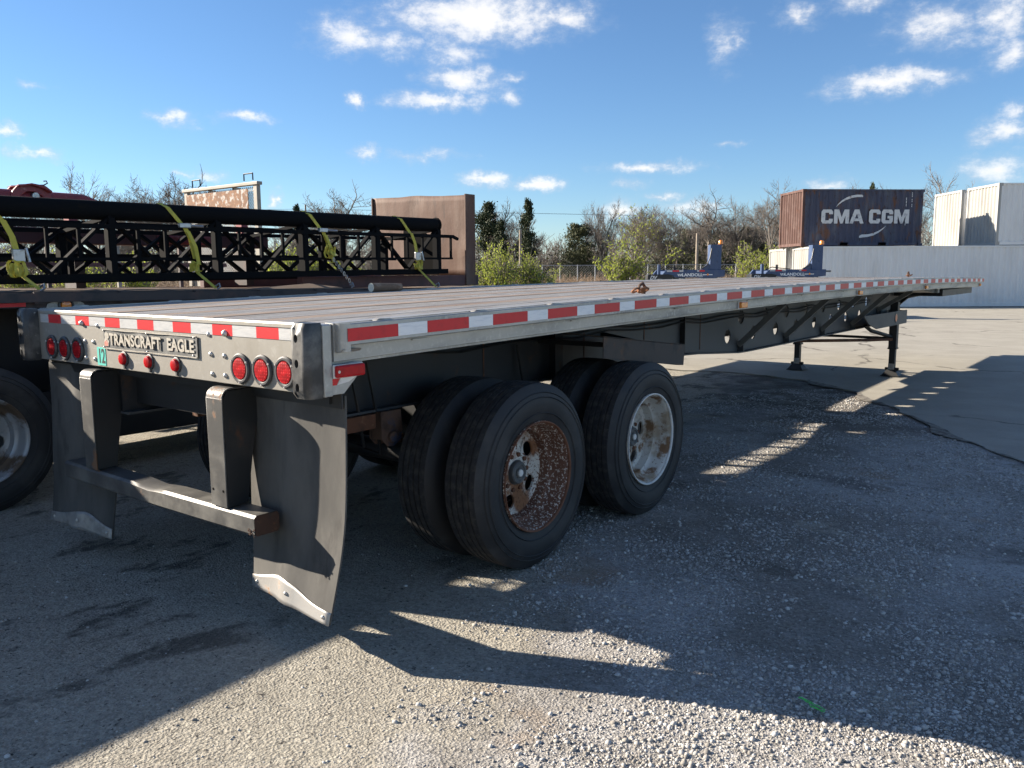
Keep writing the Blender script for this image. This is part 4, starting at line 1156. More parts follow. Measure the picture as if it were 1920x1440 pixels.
# small things lying on / hooked to the deck
p = (-1.2, 2.33, 0)
lg = thing('log_offcut', 'round wooden offcut with pale sawn end on the far edge of the empty deck', 'log', (-1.16, 2.50, zd(2.5) + .034), rad(-4))
MB().tube([(0, 0, 0), (0, .16, .0), (.01, .3, 0)], [.036, .034, .03], 14).build('bark', mat('log_bark', (.16, .11, .075), .9, 0, [((.26, .2, .15), 20, .45, .7)]), lg, smooth=40)
MB().lathe([(-.003, .0), (-.003, .034), (0, .036)], (0, 0, 0), 'y', 16).build('sawn_end', mat('sawn_end_grain', (.80, .72, .56), .8, 0, [((.66, .56, .40), 60, .45, .7)]), lg)
def binder(y, name, label, sc=1.):
    t = thing(name, label, 'chain hook', (1.30, y, zd(y) + .004))
    for k in range(4):
        cx, cy = rnd.uniform(-.03, .02), (k - 1.5) * .028
        a = rnd.uniform(0, 1.2)
        pts_ = [(cx + .022 * sc * math.cos(q) * math.cos(a), cy + .03 * sc * math.sin(q), .02 + .02 * sc * math.cos(q) * math.sin(a) + .012) for q in [2 * PI * i / 10 for i in range(11)]]
        MB().tube(pts_, .0065 * sc, 6, False).build('chain_link', mat('orange_rusty_chain', (.26, .11, .05), .85, 0, [((.12, .05, .03), 40, .45, .7)]), t, smooth=50)
    MB().tube([(-.01, .05, .01), (-.01, .06, .05), (-.01, .03, .075), (-.01, -.01, .06), (-.01, -.015, .04)], .010 * sc, 7).build('hook', mat('dark_rusty_hook', (.07, .04, .028), .8), t, smooth=50)
    return t
binder(2.47, 'chain_hook', 'rusty orange chain hook hung over the near rail of the empty deck')
binder(9.25, 'chain_hook', 'small rusty chain hook far along the near rail, before the white containers', .8)

# ================================================================== the loaded trailer beside it
XR, XL2 = -2.25, -4.72
def z2(y): return 1.478 - .012 * y
Y20, Y21 = -3.4, 10.9
T2 = thing('loaded_trailer', 'dark brown wooden-decked trailer carrying a black steel truss, beside the empty one', 'trailer')
def p2(x, dz, y0=Y20, y1=Y21, n=6):
    return [(x, y0 + (y1 - y0) * i / n, z2(y0 + (y1 - y0) * i / n) + dz) for i in range(n + 1)]
x = XL2 + .06
while x < XR - .08:
    wd = min(rnd.uniform(.17, .21), XR - .045 - x)
    MB().sweep([(0, -.04), (wd - .006, -.04), (wd - .006, 0), (0, 0)], p2(x, -.002 - rnd.random() * .008, Y20 + rnd.uniform(0, .05), Y21 - rnd.uniform(0, .06))).build('deck_board', DECKWOOD, T2)
    x += wd
for s, xr in ((1, XR), (-1, XL2)):
    MB().sweep([(0, -.11), (0, .0), (-s * .05, .0), (-s * .05, -.012), (-s * .012, -.02), (-s * .012, -.10), (-s * .06, -.10), (-s * .06, -.11)], p2(xr, 0)).build('side_rail', TR2, T2)
    MB().sweep([(0, 0), (s * .012, 0), (s * .012, -.06), (0, -.06)], p2(xr + s * .05, -.012)).build('rub_rail', TR2, T2)
    y = Y20 + .2
    while y < Y21:
        MB().box(min(xr + s * .001, xr + s * .049), max(xr + s * .001, xr + s * .049), y, y + .07, z2(y) - .085, z2(y) - .004).build('stake_pocket', TR2, T2)
        y += .6
    MB().box(XR - .95 - .12 if s > 0 else XL2 + .95, XR - .95 if s > 0 else XL2 + .95 + .12, Y20, 6.0, .5, 1.33).box(XR - .95 - .12 if s > 0 else XL2 + .95, XR - .95 if s > 0 else XL2 + .95 + .12, 6.0, Y21, .9, 1.28).build('main_beam', BLACK, T2)  # beams made deeper up to the step, to block sun under the deck
MB().box(XL2, XR, Y20 - .05, Y20 - .002, 1.18, z2(Y20)).build('rear_sill', TR2, T2)
MB().box(XL2, XR, Y21 + .002, Y21 + .06, z2(Y21) - .14, z2(Y21) + .002).build('front_sill', TR2, T2)
cm2 = MB().box(XL2 + .06, XR - .062, -.03, .03, -.13, -.045).mesh('crossmember', BLACK)
y = Y20 + .3
while y < Y21:
    inst('crossmember', cm2, T2, (0, y, z2(y))); y += .5
# a lifted, splintered board end on the near edge
MB().add([(-2.46, 2.25, z2(2.25) + .004), (-2.32, 2.25, z2(2.25) + .004), (-2.325, 3.2, z2(3.2) + .012), (-2.5, 2.95, z2(3) + .05), (-2.46, 2.25, z2(2.25) - .02), (-2.32, 2.25, z2(2.25) - .02), (-2.325, 3.2, z2(3.2) - .01), (-2.5, 2.95, z2(3) + .03)],
         [(0, 1, 2, 3), (7, 6, 5, 4), (0, 4, 5, 1), (1, 5, 6, 2), (2, 6, 7, 3), (3, 7, 4, 0)]).build('lifted_board', DECKWOOD, T2)
# round amber lamp on a pale backing plate, hung below the rail
lp = MB().prism([(.48, 1.335), (.76, 1.335), (.745, 1.385), (.71, 1.402), (.54, 1.402), (.50, 1.385)], 'x', -2.247, -2.243).build('lamp_plate', ALU, T2)
lr = MB().lathe([(0, .055), (.012, .053), (.014, .041), (0, .040)], (-2.242, .62, 1.372), 'x', 24).build('amber_lamp', GROMMET, lp, smooth=40)
MB().lathe([(.001, .040), (.014, .032), (.018, .0)], (-2.242, .62, 1.372), 'x', 24).build('lens', AMBER, lr, smooth=40)
MB().box(-2.2475, -2.2455, .05, .36, 1.372, 1.398).build('red_reflector', RED_TAPE, T2)
# wheels
for y in (.02, -1.23):
    wheel(T2, XR - .131 + .0, y, 'grey', False, rad(20), z=.49)
    wheel(T2, XR - .475, y, 'grey', True, 0, z=.49, full=False)
    wheel(T2, XL2 + .131, y, 'grey', True, 0, z=.49)
    wheel(T2, XL2 + .475, y, 'grey', False, 0, z=.49, full=False)
    MB().lathe([(XL2 + .3, .065), (XR - .3, .065)], (0, y, .49), 'x', 16).build('axle', BLACK, T2)
for s in (-1, 1):
    MB().box(-3.52 + s * .8 - .05, -3.52 + s * .8 + .05, -1.9, .8, .62, .72).build('spring_pack', BLACK, T2)
    for yy in (-1.85, -.6, .7):
        MB().box(-3.52 + s * .8 - .06, -3.52 + s * .8 + .06, yy, yy + .12, .60, 1.0).build('spring_hanger', BLACK, T2)
    MB().box(-3.52 + s * .9 - .06, -3.52 + s * .9 + .06, 8.3, 8.42, .03, 1.2).build('landing_leg', BLACK, T2)
    MB().box(-3.52 + s * .9 - .14, -3.52 + s * .9 + .14, 8.22, 8.50, .008, .03).build('leg_foot', BLACK, T2)
MB().box(-4.5, -2.75, 1.0, 3.8, .28, .98).build('sun_block_box', BLACK, T2, bevel=.02)  # box added to keep the sun off the ground below this trailer
MB().box(-4.5, -2.75, -3.2, -2.1, .3, .98).build('sun_block_box', BLACK, T2, bevel=.02)  # second added box, also blocking sun under the deck
# raised maroon side beam in front, carrying the headboard
MB().box(-2.74, -2.66, 3.0, 5.60, 1.435, 1.555).build('raised_beam', MAROON, T2, bevel=.006)
MB().box(-4.42, -4.34, 3.0, 5.60, 1.435, 1.555).build('raised_beam', MAROON, T2, bevel=.006)
MB().box(-4.34, -2.74, 5.50, 5.60, 1.44, 1.54).build('raised_beam', MAROON, T2, bevel=.006)
hb = MB()
nx_, nz_ = 26, 14
for j in range(nz_ + 1):
    for i in range(nx_ + 1):
        a, b = i / nx_, j / nz_
        ztop = 2.545 - .055 * a + (.014 * math.exp(-((a - .46) / .10) ** 2)) + .004 * mnoise.noise((a * 9, 0, 2))
        z_ = 1.555 + (ztop - 1.555) * b
        dent = .02 * mnoise.noise((a * 4, b * 3, 1)) + .012 * mnoise.noise((a * 11, b * 5, 4)) + .03 * math.exp(-((a - .46) / .08) ** 2) * b ** 3
        hb.v.append((-4.36 + 1.70 * a, 5.51 + dent * .6, z_))
hb.f = [(j * (nx_ + 1) + i, j * (nx_ + 1) + i + 1, (j + 1) * (nx_ + 1) + i + 1, (j + 1) * (nx_ + 1) + i) for j in range(nz_) for i in range(nx_)]
hbo = hb.build('headboard', HEAD, T2, smooth=60, fixn=False)
sol = hbo.modifiers.new('solid', 'SOLIDIFY'); sol.thickness = .012; sol.offset = 0
MB().box(-2.665, -2.645, 5.36, 5.53, 1.44, 2.492).build('headboard_cheek', HEAD, hbo, bevel=.003)
MB().box(-4.385, -4.365, 5.49, 5.53, 1.56, 2.545).build('headboard_cheek', HEAD, hbo, bevel=.003)
for xx in (-3.95, -3.5, -3.05):
    MB().box(xx - .03, xx + .03, 5.535, 5.60, 1.545, 2.46).build('headboard_rib', HEAD, hbo)

# ------------------------------------------------------------------ truss on the loaded trailer
XT, XT2 = -2.66, -3.56
YT0, YT1 = -.75, 4.98
def tz(y): return .0102 * (y - .39)
TR = thing('steel_truss', 'black steel lattice truss with a thick top pipe strapped on the brown trailer deck', 'truss')
TR.location = (.16, 0, .045); TR.scale = (1, .975, .97)
def rail_(nm, x, z, w_, h_, y0=YT0, y1=YT1):
    return MB().bar((x, y0, z + tz(y0)), (x, y1, z + tz(y1)), w_, h_).build(nm, TRUSS, TR)
MB().tube([(-2.745, YT0, 2.078 + tz(YT0)), (-2.745, 2, 2.078 + tz(2)), (-2.745, YT1 - .1, 2.078 + tz(YT1 - .1))], .075, 20).build('top_pipe', TRUSS, TR, smooth=40)
MB().lathe([(0, .06), (.02, .085), (.035, .085), (.035, 0)], (-2.745, YT1 - .1, 2.078 + tz(YT1)), 'y', 16).build('pipe_flange', TRUSS, TR)
for x in (XT, XT2):
    rail_('bottom_chord', x, 1.557, .06, .055)
    rail_('upper_rail', x, 1.952, .035, .035, YT0, YT1 + .12)
    rail_('middle_rail', x, 1.702, .022, .022, YT0, YT1 + .10)
    if x == XT:
        MB().bar((x, YT1 + .12, 1.952 + tz(YT1)), (x, YT1 + .20, 1.925 + tz(YT1)), .03, .03).build('rail_tip', TRUSS, TR)
BAY = .93
bays = []
y = YT1 - .12
while y > YT0:
    bays.append(y); y -= BAY
for k, y in enumerate(bays):
    for x, dx in ((XT, -.03), (XT2, .03)):
        MB().bar((x + dx, y, 1.58 + tz(y)), (x + dx, y, (2.02 if x == XT else 1.93) + tz(y)), .085, .05, (0, 1, 0)).build('truss_post', TRUSS, TR)
        if k + 1 < len(bays):
            yb = bays[k + 1]
            ym = (y + yb) / 2
            # long diagonals of the front and rear face
            MB().bar((x + dx, y, (2.03 if x == XT else 1.93) + tz(y)), (x + dx, ym - .02, 1.575 + tz(ym)), .022, .056, (1, 0, 0)).build('diagonal', TRUSS, TR)
            MB().bar((x + dx * 1.6, yb, (2.03 if x == XT else 1.93) + tz(yb)), (x + dx * 1.6, ym + .02, 1.575 + tz(ym)), .022, .056, (1, 0, 0)).build('diagonal', TRUSS, TR)
    MB().bar((XT, y, 1.56 + tz(y)), (XT2, y, 1.56 + tz(y)), .03, .03).build('floor_tie', TRUSS, TR)
    MB().bar((XT2, y, 1.93 + tz(y)), (-2.745, y, 2.02 + tz(y)), .03, .03).build('top_tie', TRUSS, TR)
pick = MB().box(-.009, .009, -.012, .012, 0, .232).mesh('picket', TRUSS)
y = YT1 + .08
while y > YT0:
    inst('picket', pick, TR, (XT, y, 1.711 + tz(y)))
    y -= .232

MB().prism([(-3.62, 1.565), (-3.06, 1.565), (-3.06, 1.98), (-3.62, 2.22)], 'y', 5.28, 5.295).build('shadow_plate', DARK, TR)  # plate added behind the truss to cast a shadow on the headboard
for x in (XT2,):  # rear members lengthened towards the headboard for the same added shadow
    MB().bar((x, YT1, 1.952 + tz(YT1)), (x, 5.28, 1.955 + tz(5.3)), .035, .035).build('upper_rail', TRUSS, TR)
    MB().bar((x, YT1, 1.557 + tz(YT1)), (x, 5.28, 1.558 + tz(5.3)), .06, .055).build('bottom_chord', TRUSS, TR)
LT = thing('lattice_section', 'second black lattice section lying behind the piped truss on the brown trailer', 'truss', (-3.80, 0, 0))
for (z_, w_) in ((1.53, .06), (1.74, .035), (2.02, .05)):
    MB().bar((0, -.6, z_), (0, 4.7, z_ + .03), .05, w_).build('chord', TRUSS, LT)
y = -.5
while y < 4.6:
    MB().bar((.03, y, 1.56), (.03, y, 2.03), .05, .045, (0, 1, 0)).build('post', TRUSS, LT)
    if y < 4.1:
        MB().bar((-.03, y, 1.56), (-.03, y + .62, 2.01), .03, .055, (1, 0, 0)).build('diagonal', TRUSS, LT)
        MB().bar((-.065, y + .62, 1.56), (-.065, y, 2.01), .03, .055, (1, 0, 0)).build('diagonal', TRUSS, LT)
    y += .62
# yellow ratchet straps
def strap(y, kind, label):
    t = thing('ratchet_strap', label, 'strap', (.16, y, .045), 0, 'yellow ratchet straps over the truss')
    t.scale = (1, 1, .97)
    z0 = tz(y)
    w_ = .0205
    def web(pts, nm='webbing', tw=.0018, w=w_):
        m = MB(); vs = []
        for (x_, dy, z_) in pts:
            vs += [(x_, dy - w, z_), (x_, dy + w, z_), (x_ + tw, dy + w, z_ + tw), (x_ + tw, dy - w, z_ + tw)]
        fs = []
        for i in range(len(pts) - 1):
            fs += [(i * 4 + j, i * 4 + (j + 1) % 4, i * 4 + 4 + (j + 1) % 4, i * 4 + 4 + j) for j in range(4)]
        fs += [(3, 2, 1, 0), tuple(len(vs) - 4 + j for j in range(4))]
        return m.add(vs, fs).build(nm, STRAP, t)
    top_ = 2.155 + z0
    over = [(-2.80, -.19, 2.01 + z0), (-2.823, -.195, 2.06 + z0), (-2.80, -.20, top_ - .02), (-2.745, -.19, top_ + .002), (-2.672, -.165, top_ - .035), (-2.652, -.05, 1.972 + z0)]
    web(over)
    knot_z = 1.66 + z0
    web([(-2.635, -.05, 1.972 + z0), (-2.632, .0, 1.86 + z0), (-2.630, .03, knot_z + .04)])
    # ratchet
    if kind in (1, 2):
        web([(-2.618, -.03, 1.93 + z0), (-2.60, .02, 1.80 + z0), (-2.607, .045, knot_z)], 'webbing', .0018, .017)
        MB().box(-2.645, -2.612, -.10, .0, 1.955 + z0, 1.995 + z0).build('ratchet', STEEL, t, bevel=.005)
        MB().tube([(-2.625, .0, 1.975 + z0), (-2.60, .10, 1.972 + z0)], .011, 8).build('ratchet_handle', STEEL, t)
    else:
        MB().box(-2.640, -2.610, -.01, .07, knot_z + .02, knot_z + .11).build('ratchet', STEEL, t, bevel=.005)
        MB().tube([(-2.612, .075, knot_z + .12), (-2.60, .09, knot_z + .02)], .010, 8).build('ratchet_handle', STEEL, t)
    # bundled tail
    kz = knot_z if kind != 2 else 1.80 + z0
    for k in range(5):
        a0 = rnd.uniform(0, 6); rr = rnd.uniform(.026, .052)
        pts_ = [(-2.61 + .010 * k + .012 * math.sin(q * 2 + k), rr * .6 * math.cos(q + a0) + rnd.uniform(-.003, .003) + .01 * (k - 2), kz - .03 + rr * 1.25 * math.sin(q + a0)) for q in [2 * PI * i / 14 for i in range(12)]]
        web(pts_, 'strap_tail', .002, .011)
    web([(-2.628, .03, kz), (-2.618, .04, 1.58 + z0), (-2.40, .06, z2(y) + .01)] if kind != 2 else [(-2.625, .03, kz), (-2.61, .04, kz - .09)], 'webbing', .0018, .017)
    if kind == 2:
        for i in range(8):
            zc = kz - .11 - i * .034; xc = -2.60 + .026 * i
            if zc < z2(y): break
            pts_ = [(xc + (.010 * math.cos(q) if i % 2 else 0), .045 + .008 * i + (0 if i % 2 else .011 * math.cos(q)), zc + .021 * math.sin(q)) for q in [2 * PI * j / 10 for j in range(11)]]
            MB().tube(pts_, .0042, 5, False).build('chain_link', STEEL, t, smooth=50)
    MB().tube([(-2.40, .06, z2(y) + .03), (-2.38, .08, z2(y) + .05), (-2.355, .07, z2(y) + .02), (-2.37, .05, z2(y) + .005)], .008, 6).build('hook', STEEL, t, smooth=50)
    return t
def y_at(u, X=-2.48):
    d = _f * FPX + CR * (u - 960)
    return CAM.y + d.y * (X - CAM.x) / d.x
for u, kind, lab in ((45, 0, 'yellow ratchet strap nearest the left edge of the picture'),
                     (372, 1, 'yellow ratchet strap with a steel ratchet high on the truss, second from the left'),
                     (622, 2, 'yellow ratchet strap ending in a bright steel chain, third from the left'),
                     (783, 0, 'yellow ratchet strap in front of the brown headboard')):
    strap(y_at(u), kind, lab)

# red boom lying behind the truss on the same deck
RB = thing('red_boom', 'faded red machine boom with a clevis head behind the black truss', 'boom', (-4.1, 0, 0))
MB().tube([(0, -.9, 2.20), (0, .5, 2.235), (0, 1.66, 2.235), (0, 1.78, 2.215)], [.085, .085, .085, .06], 16).build('boom_tube', REDMACH, RB, smooth=40)
MB().box(-.12, .10, -.9, 3.6, 1.86, 2.0).build('lower_beam', mat('dark_maroon_beam', (.07, .022, .022), .6), RB, bevel=.01)
MB().box(-.06, .12, 2.3, 2.9, 1.88, 1.965).build('red_cover', REDMACH, RB, bevel=.015)
for xx in (-.09, .06):
    MB().prism([(1.004, 2.235), (1.036, 2.303), (1.084, 2.359), (1.180, 2.371), (1.276, 2.359), (1.332, 2.316), (1.356, 2.241), (1.292, 2.241), (1.268, 2.272), (1.212, 2.303), (1.148, 2.303), (1.100, 2.266), (1.084, 2.235)], 'x', xx, xx + .035).build('clevis_plate', REDMACH, RB, bevel=.006)
MB().prism([(1.068, 2.350), (1.180, 2.374), (1.292, 2.359), (1.348, 2.316), (1.340, 2.297), (1.276, 2.334), (1.180, 2.356), (1.084, 2.334)], 'x', -.12, .13).build('clevis_bridge', REDMACH, RB, bevel=.008)
MB().tube([(-.1, 1.204, 2.266), (.13, 1.204, 2.266)], .03, 10).build('clevis_pin', STEEL, RB, smooth=40)
MB().tube([(.05, 1.244, 2.365), (.05, 1.308, 2.371), (.05, 1.340, 2.390), (.05, 1.332, 2.409), (.05, 1.308, 2.405)], .006, 6).build('wire_loop', BLACK, RB)
for yy in (-.6, 1.5, 3.3):
    MB().box(-.12, .10, yy, yy + .09, 1.462, 1.86).build('boom_cradle', TR2, RB)
    MB().box(-.05, .05, yy + .0, yy + .08, 2.0, 2.17).build('boom_saddle', REDMACH, RB)

# ================================================================== third trailer with the pale rack
T3 = thing('rack_trailer', 'farther brown trailer with a cream mesh bulkhead and peeling rusty sign board', 'trailer', (-8.9, 0, 0))
x = -1.2
while x < 1.18:
    MB().box(x, x + .19, -4, 6.0, 1.30, 1.345).build('deck_board', DECKWOOD, T3); x += .1985
for s in (-1, 1):
    MB().box(min(s * 1.2, s * 1.25), max(s * 1.2, s * 1.25), -4, 6.1, 1.2, 1.36).build('side_rail', MAROON, T3)
    MB().box(s * .5 - .06, s * .5 + .06, -4, 6.1, .85, 1.29).build('main_beam', BLACK, T3)
    MB().box(s * .8 - .06, s * .8 + .06, 4.6, 4.7, .0, 1.2).build('landing_leg', BLACK, T3)
for y in (-1.5, -.25):
    wheel(T3, 1.07, y, 'grey', False, 0, z=.49); wheel(T3, -1.07, y, 'grey', True, 0, z=.49)
    MB().lathe([(-1.0, .065), (1.0, .065)], (0, y, .49), 'x', 12).build('axle', BLACK, T3)
RKY, RZ = 6.12, 2.99
R0, R1 = -.92, 1.20
for s in (-1, 1):
    xp = R0 + .05 if s < 0 else R1 - .05
    MB().box(xp - .05, xp + .05, RKY - .02, RKY + .05, 1.365, RZ).build('rack_post', RACK, T3, bevel=.008)
MB().box(R0 - .04, R1 + .04, RKY - .04, RKY + .06, RZ + .002, RZ + .055).build('rack_top', RACK, T3, bevel=.008)
for xx in (-.2, .5):
    MB().box(xx - .05, xx + .05, RKY + .03, RKY + .12, 1.365, RZ).build('rack_post', RACK, T3)
MB().box(R0 + .1, R1 - .1, RKY + .02, RKY + .1, 1.37, 1.47).build('rack_sill', RACK, T3)
sg = MB().box(R0 + .1, R1 - .22, RKY - .042, RKY - .030, RZ - .42, RZ - .05).build('sign_board', SIGN, T3, bevel=.002, label='long rusty sign board with flaked white lettering remains')
for xx in (R0 + .3, R1 - .3):
    MB().tube([(xx - .12, RKY + .04, RZ + .09), (xx - .12, RKY + .04, RZ + .20), (xx + .12, RKY + .04, RZ + .20), (xx + .12, RKY + .04, RZ + .09)], .012, 6).build('tie_loop', BLACK, T3)
msh = MB()
for k in range(-44, 45):
    c = k * .055
    # diagonals in both directions, clipped to the opening
    for sgn in (1, -1):
        x0, x1 = R0 + .1, R1 - .1; zb, zt_ = 1.47, RZ - .02
        pts_ = []
        xa = c; 
        a = (xa - sgn * 2, zb - 0); 
        # line x = c + sgn*(z-2.3)/.6*.6
        za, zz = zb, zt_
        xa0, xa1 = c + sgn * (za - 2.3), c + sgn * (zz - 2.3)
        if max(xa0, xa1) < x0 or min(xa0, xa1) > x1: continue
        def clip(xq, zq):
            if xq < x0: return x0, 2.3 + sgn * (x0 - c)
            if xq > x1: return x1, 2.3 + sgn * (x1 - c)
            return xq, zq
        (xa0, za), (xa1, zz) = clip(xa0, za), clip(xa1, zz)
        if abs(za - zz) < .02: continue
        msh.bar((xa0, RKY + .01, za), (xa1, RKY + .01, zz), .006, .011, (0, 1, 0))
msh.build('mesh_panel', RACK_MESH, T3, fixn=False)['kind'] = 'stuff'
# loose steelwork standing on that deck
for k in range(5):
    yy = 1.0 + k * .95
    t_ = MB().box(.98, 1.02, yy, yy + .05, 1.362, 2.0)
    t_.build('stake', RACK if k % 2 else TR2, T3)
MB().bar((1.0, .8, 1.72), (1.0, 5.6, 1.72), .05, .06).build('stake_rail', MAROON, T3)

# ================================================================== shipping containers
ROT = -YAW
def PL(lat, D, z=0.):
    fh = Vector((math.sin(YAW), math.cos(YAW), 0))
    p = Vector((CAM.x, CAM.y, 0)) + fh * D + Vector((_r.x, _r.y, 0)) * lat
    return Vector((p.x, p.y, z))
def corr(m, a0, a1, z0, z1, fn, per=.275, dep=.042):
    """corrugated sheet from a0 to a1; fn(a, d, z) -> xyz"""
    n = max(3, int(round((a1 - a0) / per)))
    p = (a1 - a0) / n
    prof = []
    for i in range(n):
        a = a0 + p * i
        prof += [(a, 0), (a + p * .26, 0), (a + p * .50, dep), (a + p * .76, dep)]
    prof.append((a1, 0))
    k = len(prof)
    m.add([fn(a, d, z0) for a, d in prof] + [fn(a, d, z1) for a, d in prof], [(i, i + 1, k + i + 1, k + i) for i in range(k - 1)])
    return m
def container(name, label, loc, rz, Lc, Wc, Hc, m_side, m_end, group=None, pockets=False):
    t = thing(name, label, 'container', loc, rz, group)
    pw = .11
    for (x, y) in ((0, 0), (Lc - pw, 0), (0, Wc - pw), (Lc - pw, Wc - pw)):
        MB().box(x, x + pw, y, y + pw, .118, Hc - .118).build('corner_post', m_end if x == 0 else m_side, t)
        for z in (0, Hc - .118):
            MB().box(x - .006, x + .172, y - .006 if y == 0 else y - .055, y + .165 if y == 0 else y + pw + .006, z, z + .118).build('corner_casting', m_end if x == 0 else m_side, t)
    for y, s in ((0, 1), (Wc, -1)):
        sp = MB(); corr(sp, pw, Lc - pw, .16, Hc - .07, lambda a, d, z, y=y, s=s: (a, y + s * (.02 + d), z))
        sp.build('side_panel', m_side, t, fixn=False)
        MB().box(pw, Lc - pw, min(y + s * .004, y + s * .07), max(y + s * .004, y + s * .07), Hc - .07, Hc - .004).build('top_rail', m_side, t)
        if pockets:
            cuts = [(.172, 1.75), (2.13, 3.5), (3.88, Lc - .172)]
        else:
            cuts = [(.172, Lc - .172)]
        for (a, b) in cuts:
            MB().box(a, b, min(y + s * .004, y + s * .05), max(y + s * .004, y + s * .05), .02, .16).build('bottom_rail', m_side, t)
    ep = MB(); corr(ep, pw, Wc - pw, .13, Hc - .1, lambda a, d, z: (.02 + d, a, z), .25, .055)
    ep.build('end_panel', m_end, t, fixn=False)
    for z0, z1 in ((.012, .13), (Hc - .10, Hc - .004)):
        MB().box(.004, .08, pw + .06, Wc - pw - .06, z0, z1).build('end_rail', m_end, t)
    for k in range(2):
        MB().box(Lc - .07, Lc - .03, pw + .002 + k * (Wc / 2 - pw), Wc / 2 - .004 + k * (Wc / 2 - pw), .12, Hc - .12).build('door', m_side, t)
    MB().box(.08, Lc - .08, .07, Wc - .07, .06, .11).build('floor', DARK, t)
    rf = MB(); corr(rf, .02, Lc - .02, .06, Wc - .06, lambda a, d, z: (a, z, Hc - .03 + d * .6), .21, .03)
    rf.build('roof_panel', m_side, t, fixn=False)
    return t
ZC = .005
C1 = container('shipping_container', 'long white container on the ground in front, under the blue one', PL(12.73, 35.5, ZC), ROT, 12.19, 2.44, 2.59, CONT_W, CONT_SUN_END, 'stacked white containers')
C2 = container('shipping_container', 'white container on the ground behind, its end leftmost of the stack', PL(12.6, 38.45, ZC), ROT, 12.19, 2.44, 2.59, CONT_W, CONT_SUN_END, 'stacked white containers')
C3 = container('shipping_container', 'upper white container nearest the right edge of the picture', PL(20.5, 35.55, ZC + 2.592), ROT, 12.19, 2.44, 2.59, CONT_W, CONT_SUN_END, 'stacked white containers')
C4 = container('shipping_container', 'upper white container between the blue one and the right-hand one', PL(20.55, 38.55, ZC + 2.592), ROT, 12.19, 2.44, 2.59, CONT_W, CONT_SUN_END, 'stacked white containers')
C5 = container('shipping_container', 'rust-streaked dark blue CMA CGM container on top of the white stack', PL(12.62, 36.55, ZC + 2.63), ROT + rad(5), 5.46, 2.40, 2.44, CONT_B, CONT_R, None, True)
for (lx, ly) in ((.1, .1), (.1, 2.3), (5.3, .1), (5.3, 2.3)):
    MB().box(lx - .06, lx + .06, ly - .06, ly + .06, -.038, -.002).build('stacking_cone', RUSTM, C5)
def glyph(ch, x, wd, h, z0):
    """heavy block letters: polygon pieces in a wd x h cell"""
    st = .30 * wd if ch != 'M' else .25 * wd
    sh = .23 * h
    def P_(l): return [(x + a * wd, z0 + b * h) for a, b in l]
    m = MB()
    def add(l): m.prism(P_(l), 'y', -.007, -.002)
    if ch in 'CG':
        o_ = [(1, .66), (1, .84), (.86, 1), (.14, 1), (0, .84), (0, .16), (.14, 0), (.86, 0), (1, .16)]
        if ch == 'C': o_ += [(1, .34), (.66, .34), (.66, .23), (.34, .23), (.34, .77), (.66, .77), (.66, .66)]
        else: o_ += [(1, .55), (.52, .55), (.52, .36), (.68, .36), (.68, .23), (.34, .23), (.34, .77), (.66, .77), (.66, .66)]
        add(o_)
    elif ch == 'M':
        add([(0, 0), (.24, 0), (.24, .58), (.42, 0), (.58, 0), (.76, .58), (.76, 0), (1, 0), (1, 1), (.68, 1), (.5, .45), (.32, 1), (0, 1)])
    else:
        add([(-.06, 0), (.22, 0), (.29, .17), (.71, .17), (.78, 0), (1.06, 0), (.68, 1), (.32, 1)])
        m.prism(P_([(.37, .36), (.63, .36), (.5, .72)]), 'y', -.0085, -.0075)
    o = m.build('letter', CMA_WHITE, C5)
    if ch == 'A':
        o.data.materials.append(CONT_B)
        for p_ in o.data.polygons[-5:]: p_.material_index = 1
    return o
xq = .86
for ch, wd in (('C', .52), ('M', .68), ('A', .58), (' ', .16), ('C', .52), ('G', .52), ('M', .68)):
    if ch != ' ': glyph(ch, xq, wd, .60, .97)
    xq += wd + .055
def swoosh(pts, nm):
    m = MB(); n = len(pts)
    vs = [(x, -.006, z + h / 2) for x, z, h in pts] + [(x, -.006, z - h / 2) for x, z, h in pts] + [(x, -.001, z + h / 2) for x, z, h in pts] + [(x, -.001, z - h / 2) for x, z, h in pts]
    fs = [(i, i + 1, n + i + 1, n + i) for i in range(n - 1)] + [(2 * n + i, 2 * n + i + 1, i + 1, i) for i in range(n - 1)] + [(n + i, n + i + 1, 3 * n + i + 1, 3 * n + i) for i in range(n - 1)]
    return m.add(vs, fs).build(nm, CMA_WHITE, C5)
K = 1 / 42.3
def cma(x, y): return ((x - 1495.5) * K + .0, (462 - y) * K + .0)   # photo position on the long side -> metres
sw1 = [(800, 315, 1), (830, 283, 16), (870, 250, 22), (920, 223, 26), (980, 202, 28), (1040, 192, 27), (1100, 192, 26), (1114, 197, 18)]
sw2 = [(1407, 528, 1), (1370, 560, 14), (1320, 594, 22), (1260, 622, 27), (1190, 638, 30), (1120, 643, 34), (1090, 652, 22)]
for sw in (sw1, sw2):
    pts_ = []
    for (x, y, h) in sw:
        a, b = cma(1430 + x / 6.194, 340 + y / 6.194)
        pts_.append((a, b, h / 6.194 * K))
    swoosh(pts_, 'swoosh')
for (x0, y0, y1) in ((1630, 210, 530), (1698, 150, 320)):
    for k in range(9):
        if k in (3, 6): continue
        za, zb = y0 + (y1 - y0) * k / 9, y0 + (y1 - y0) * (k + .8) / 9
        a, b = cma(1430 + x0 / 6.194, 340 + za / 6.194); c, d = cma(1430 + (x0 + 8) / 6.194, 340 + zb / 6.194)
        MB().box(a, c, -.005, -.001, d, b).build('code_mark', CMA_WHITE, C5)

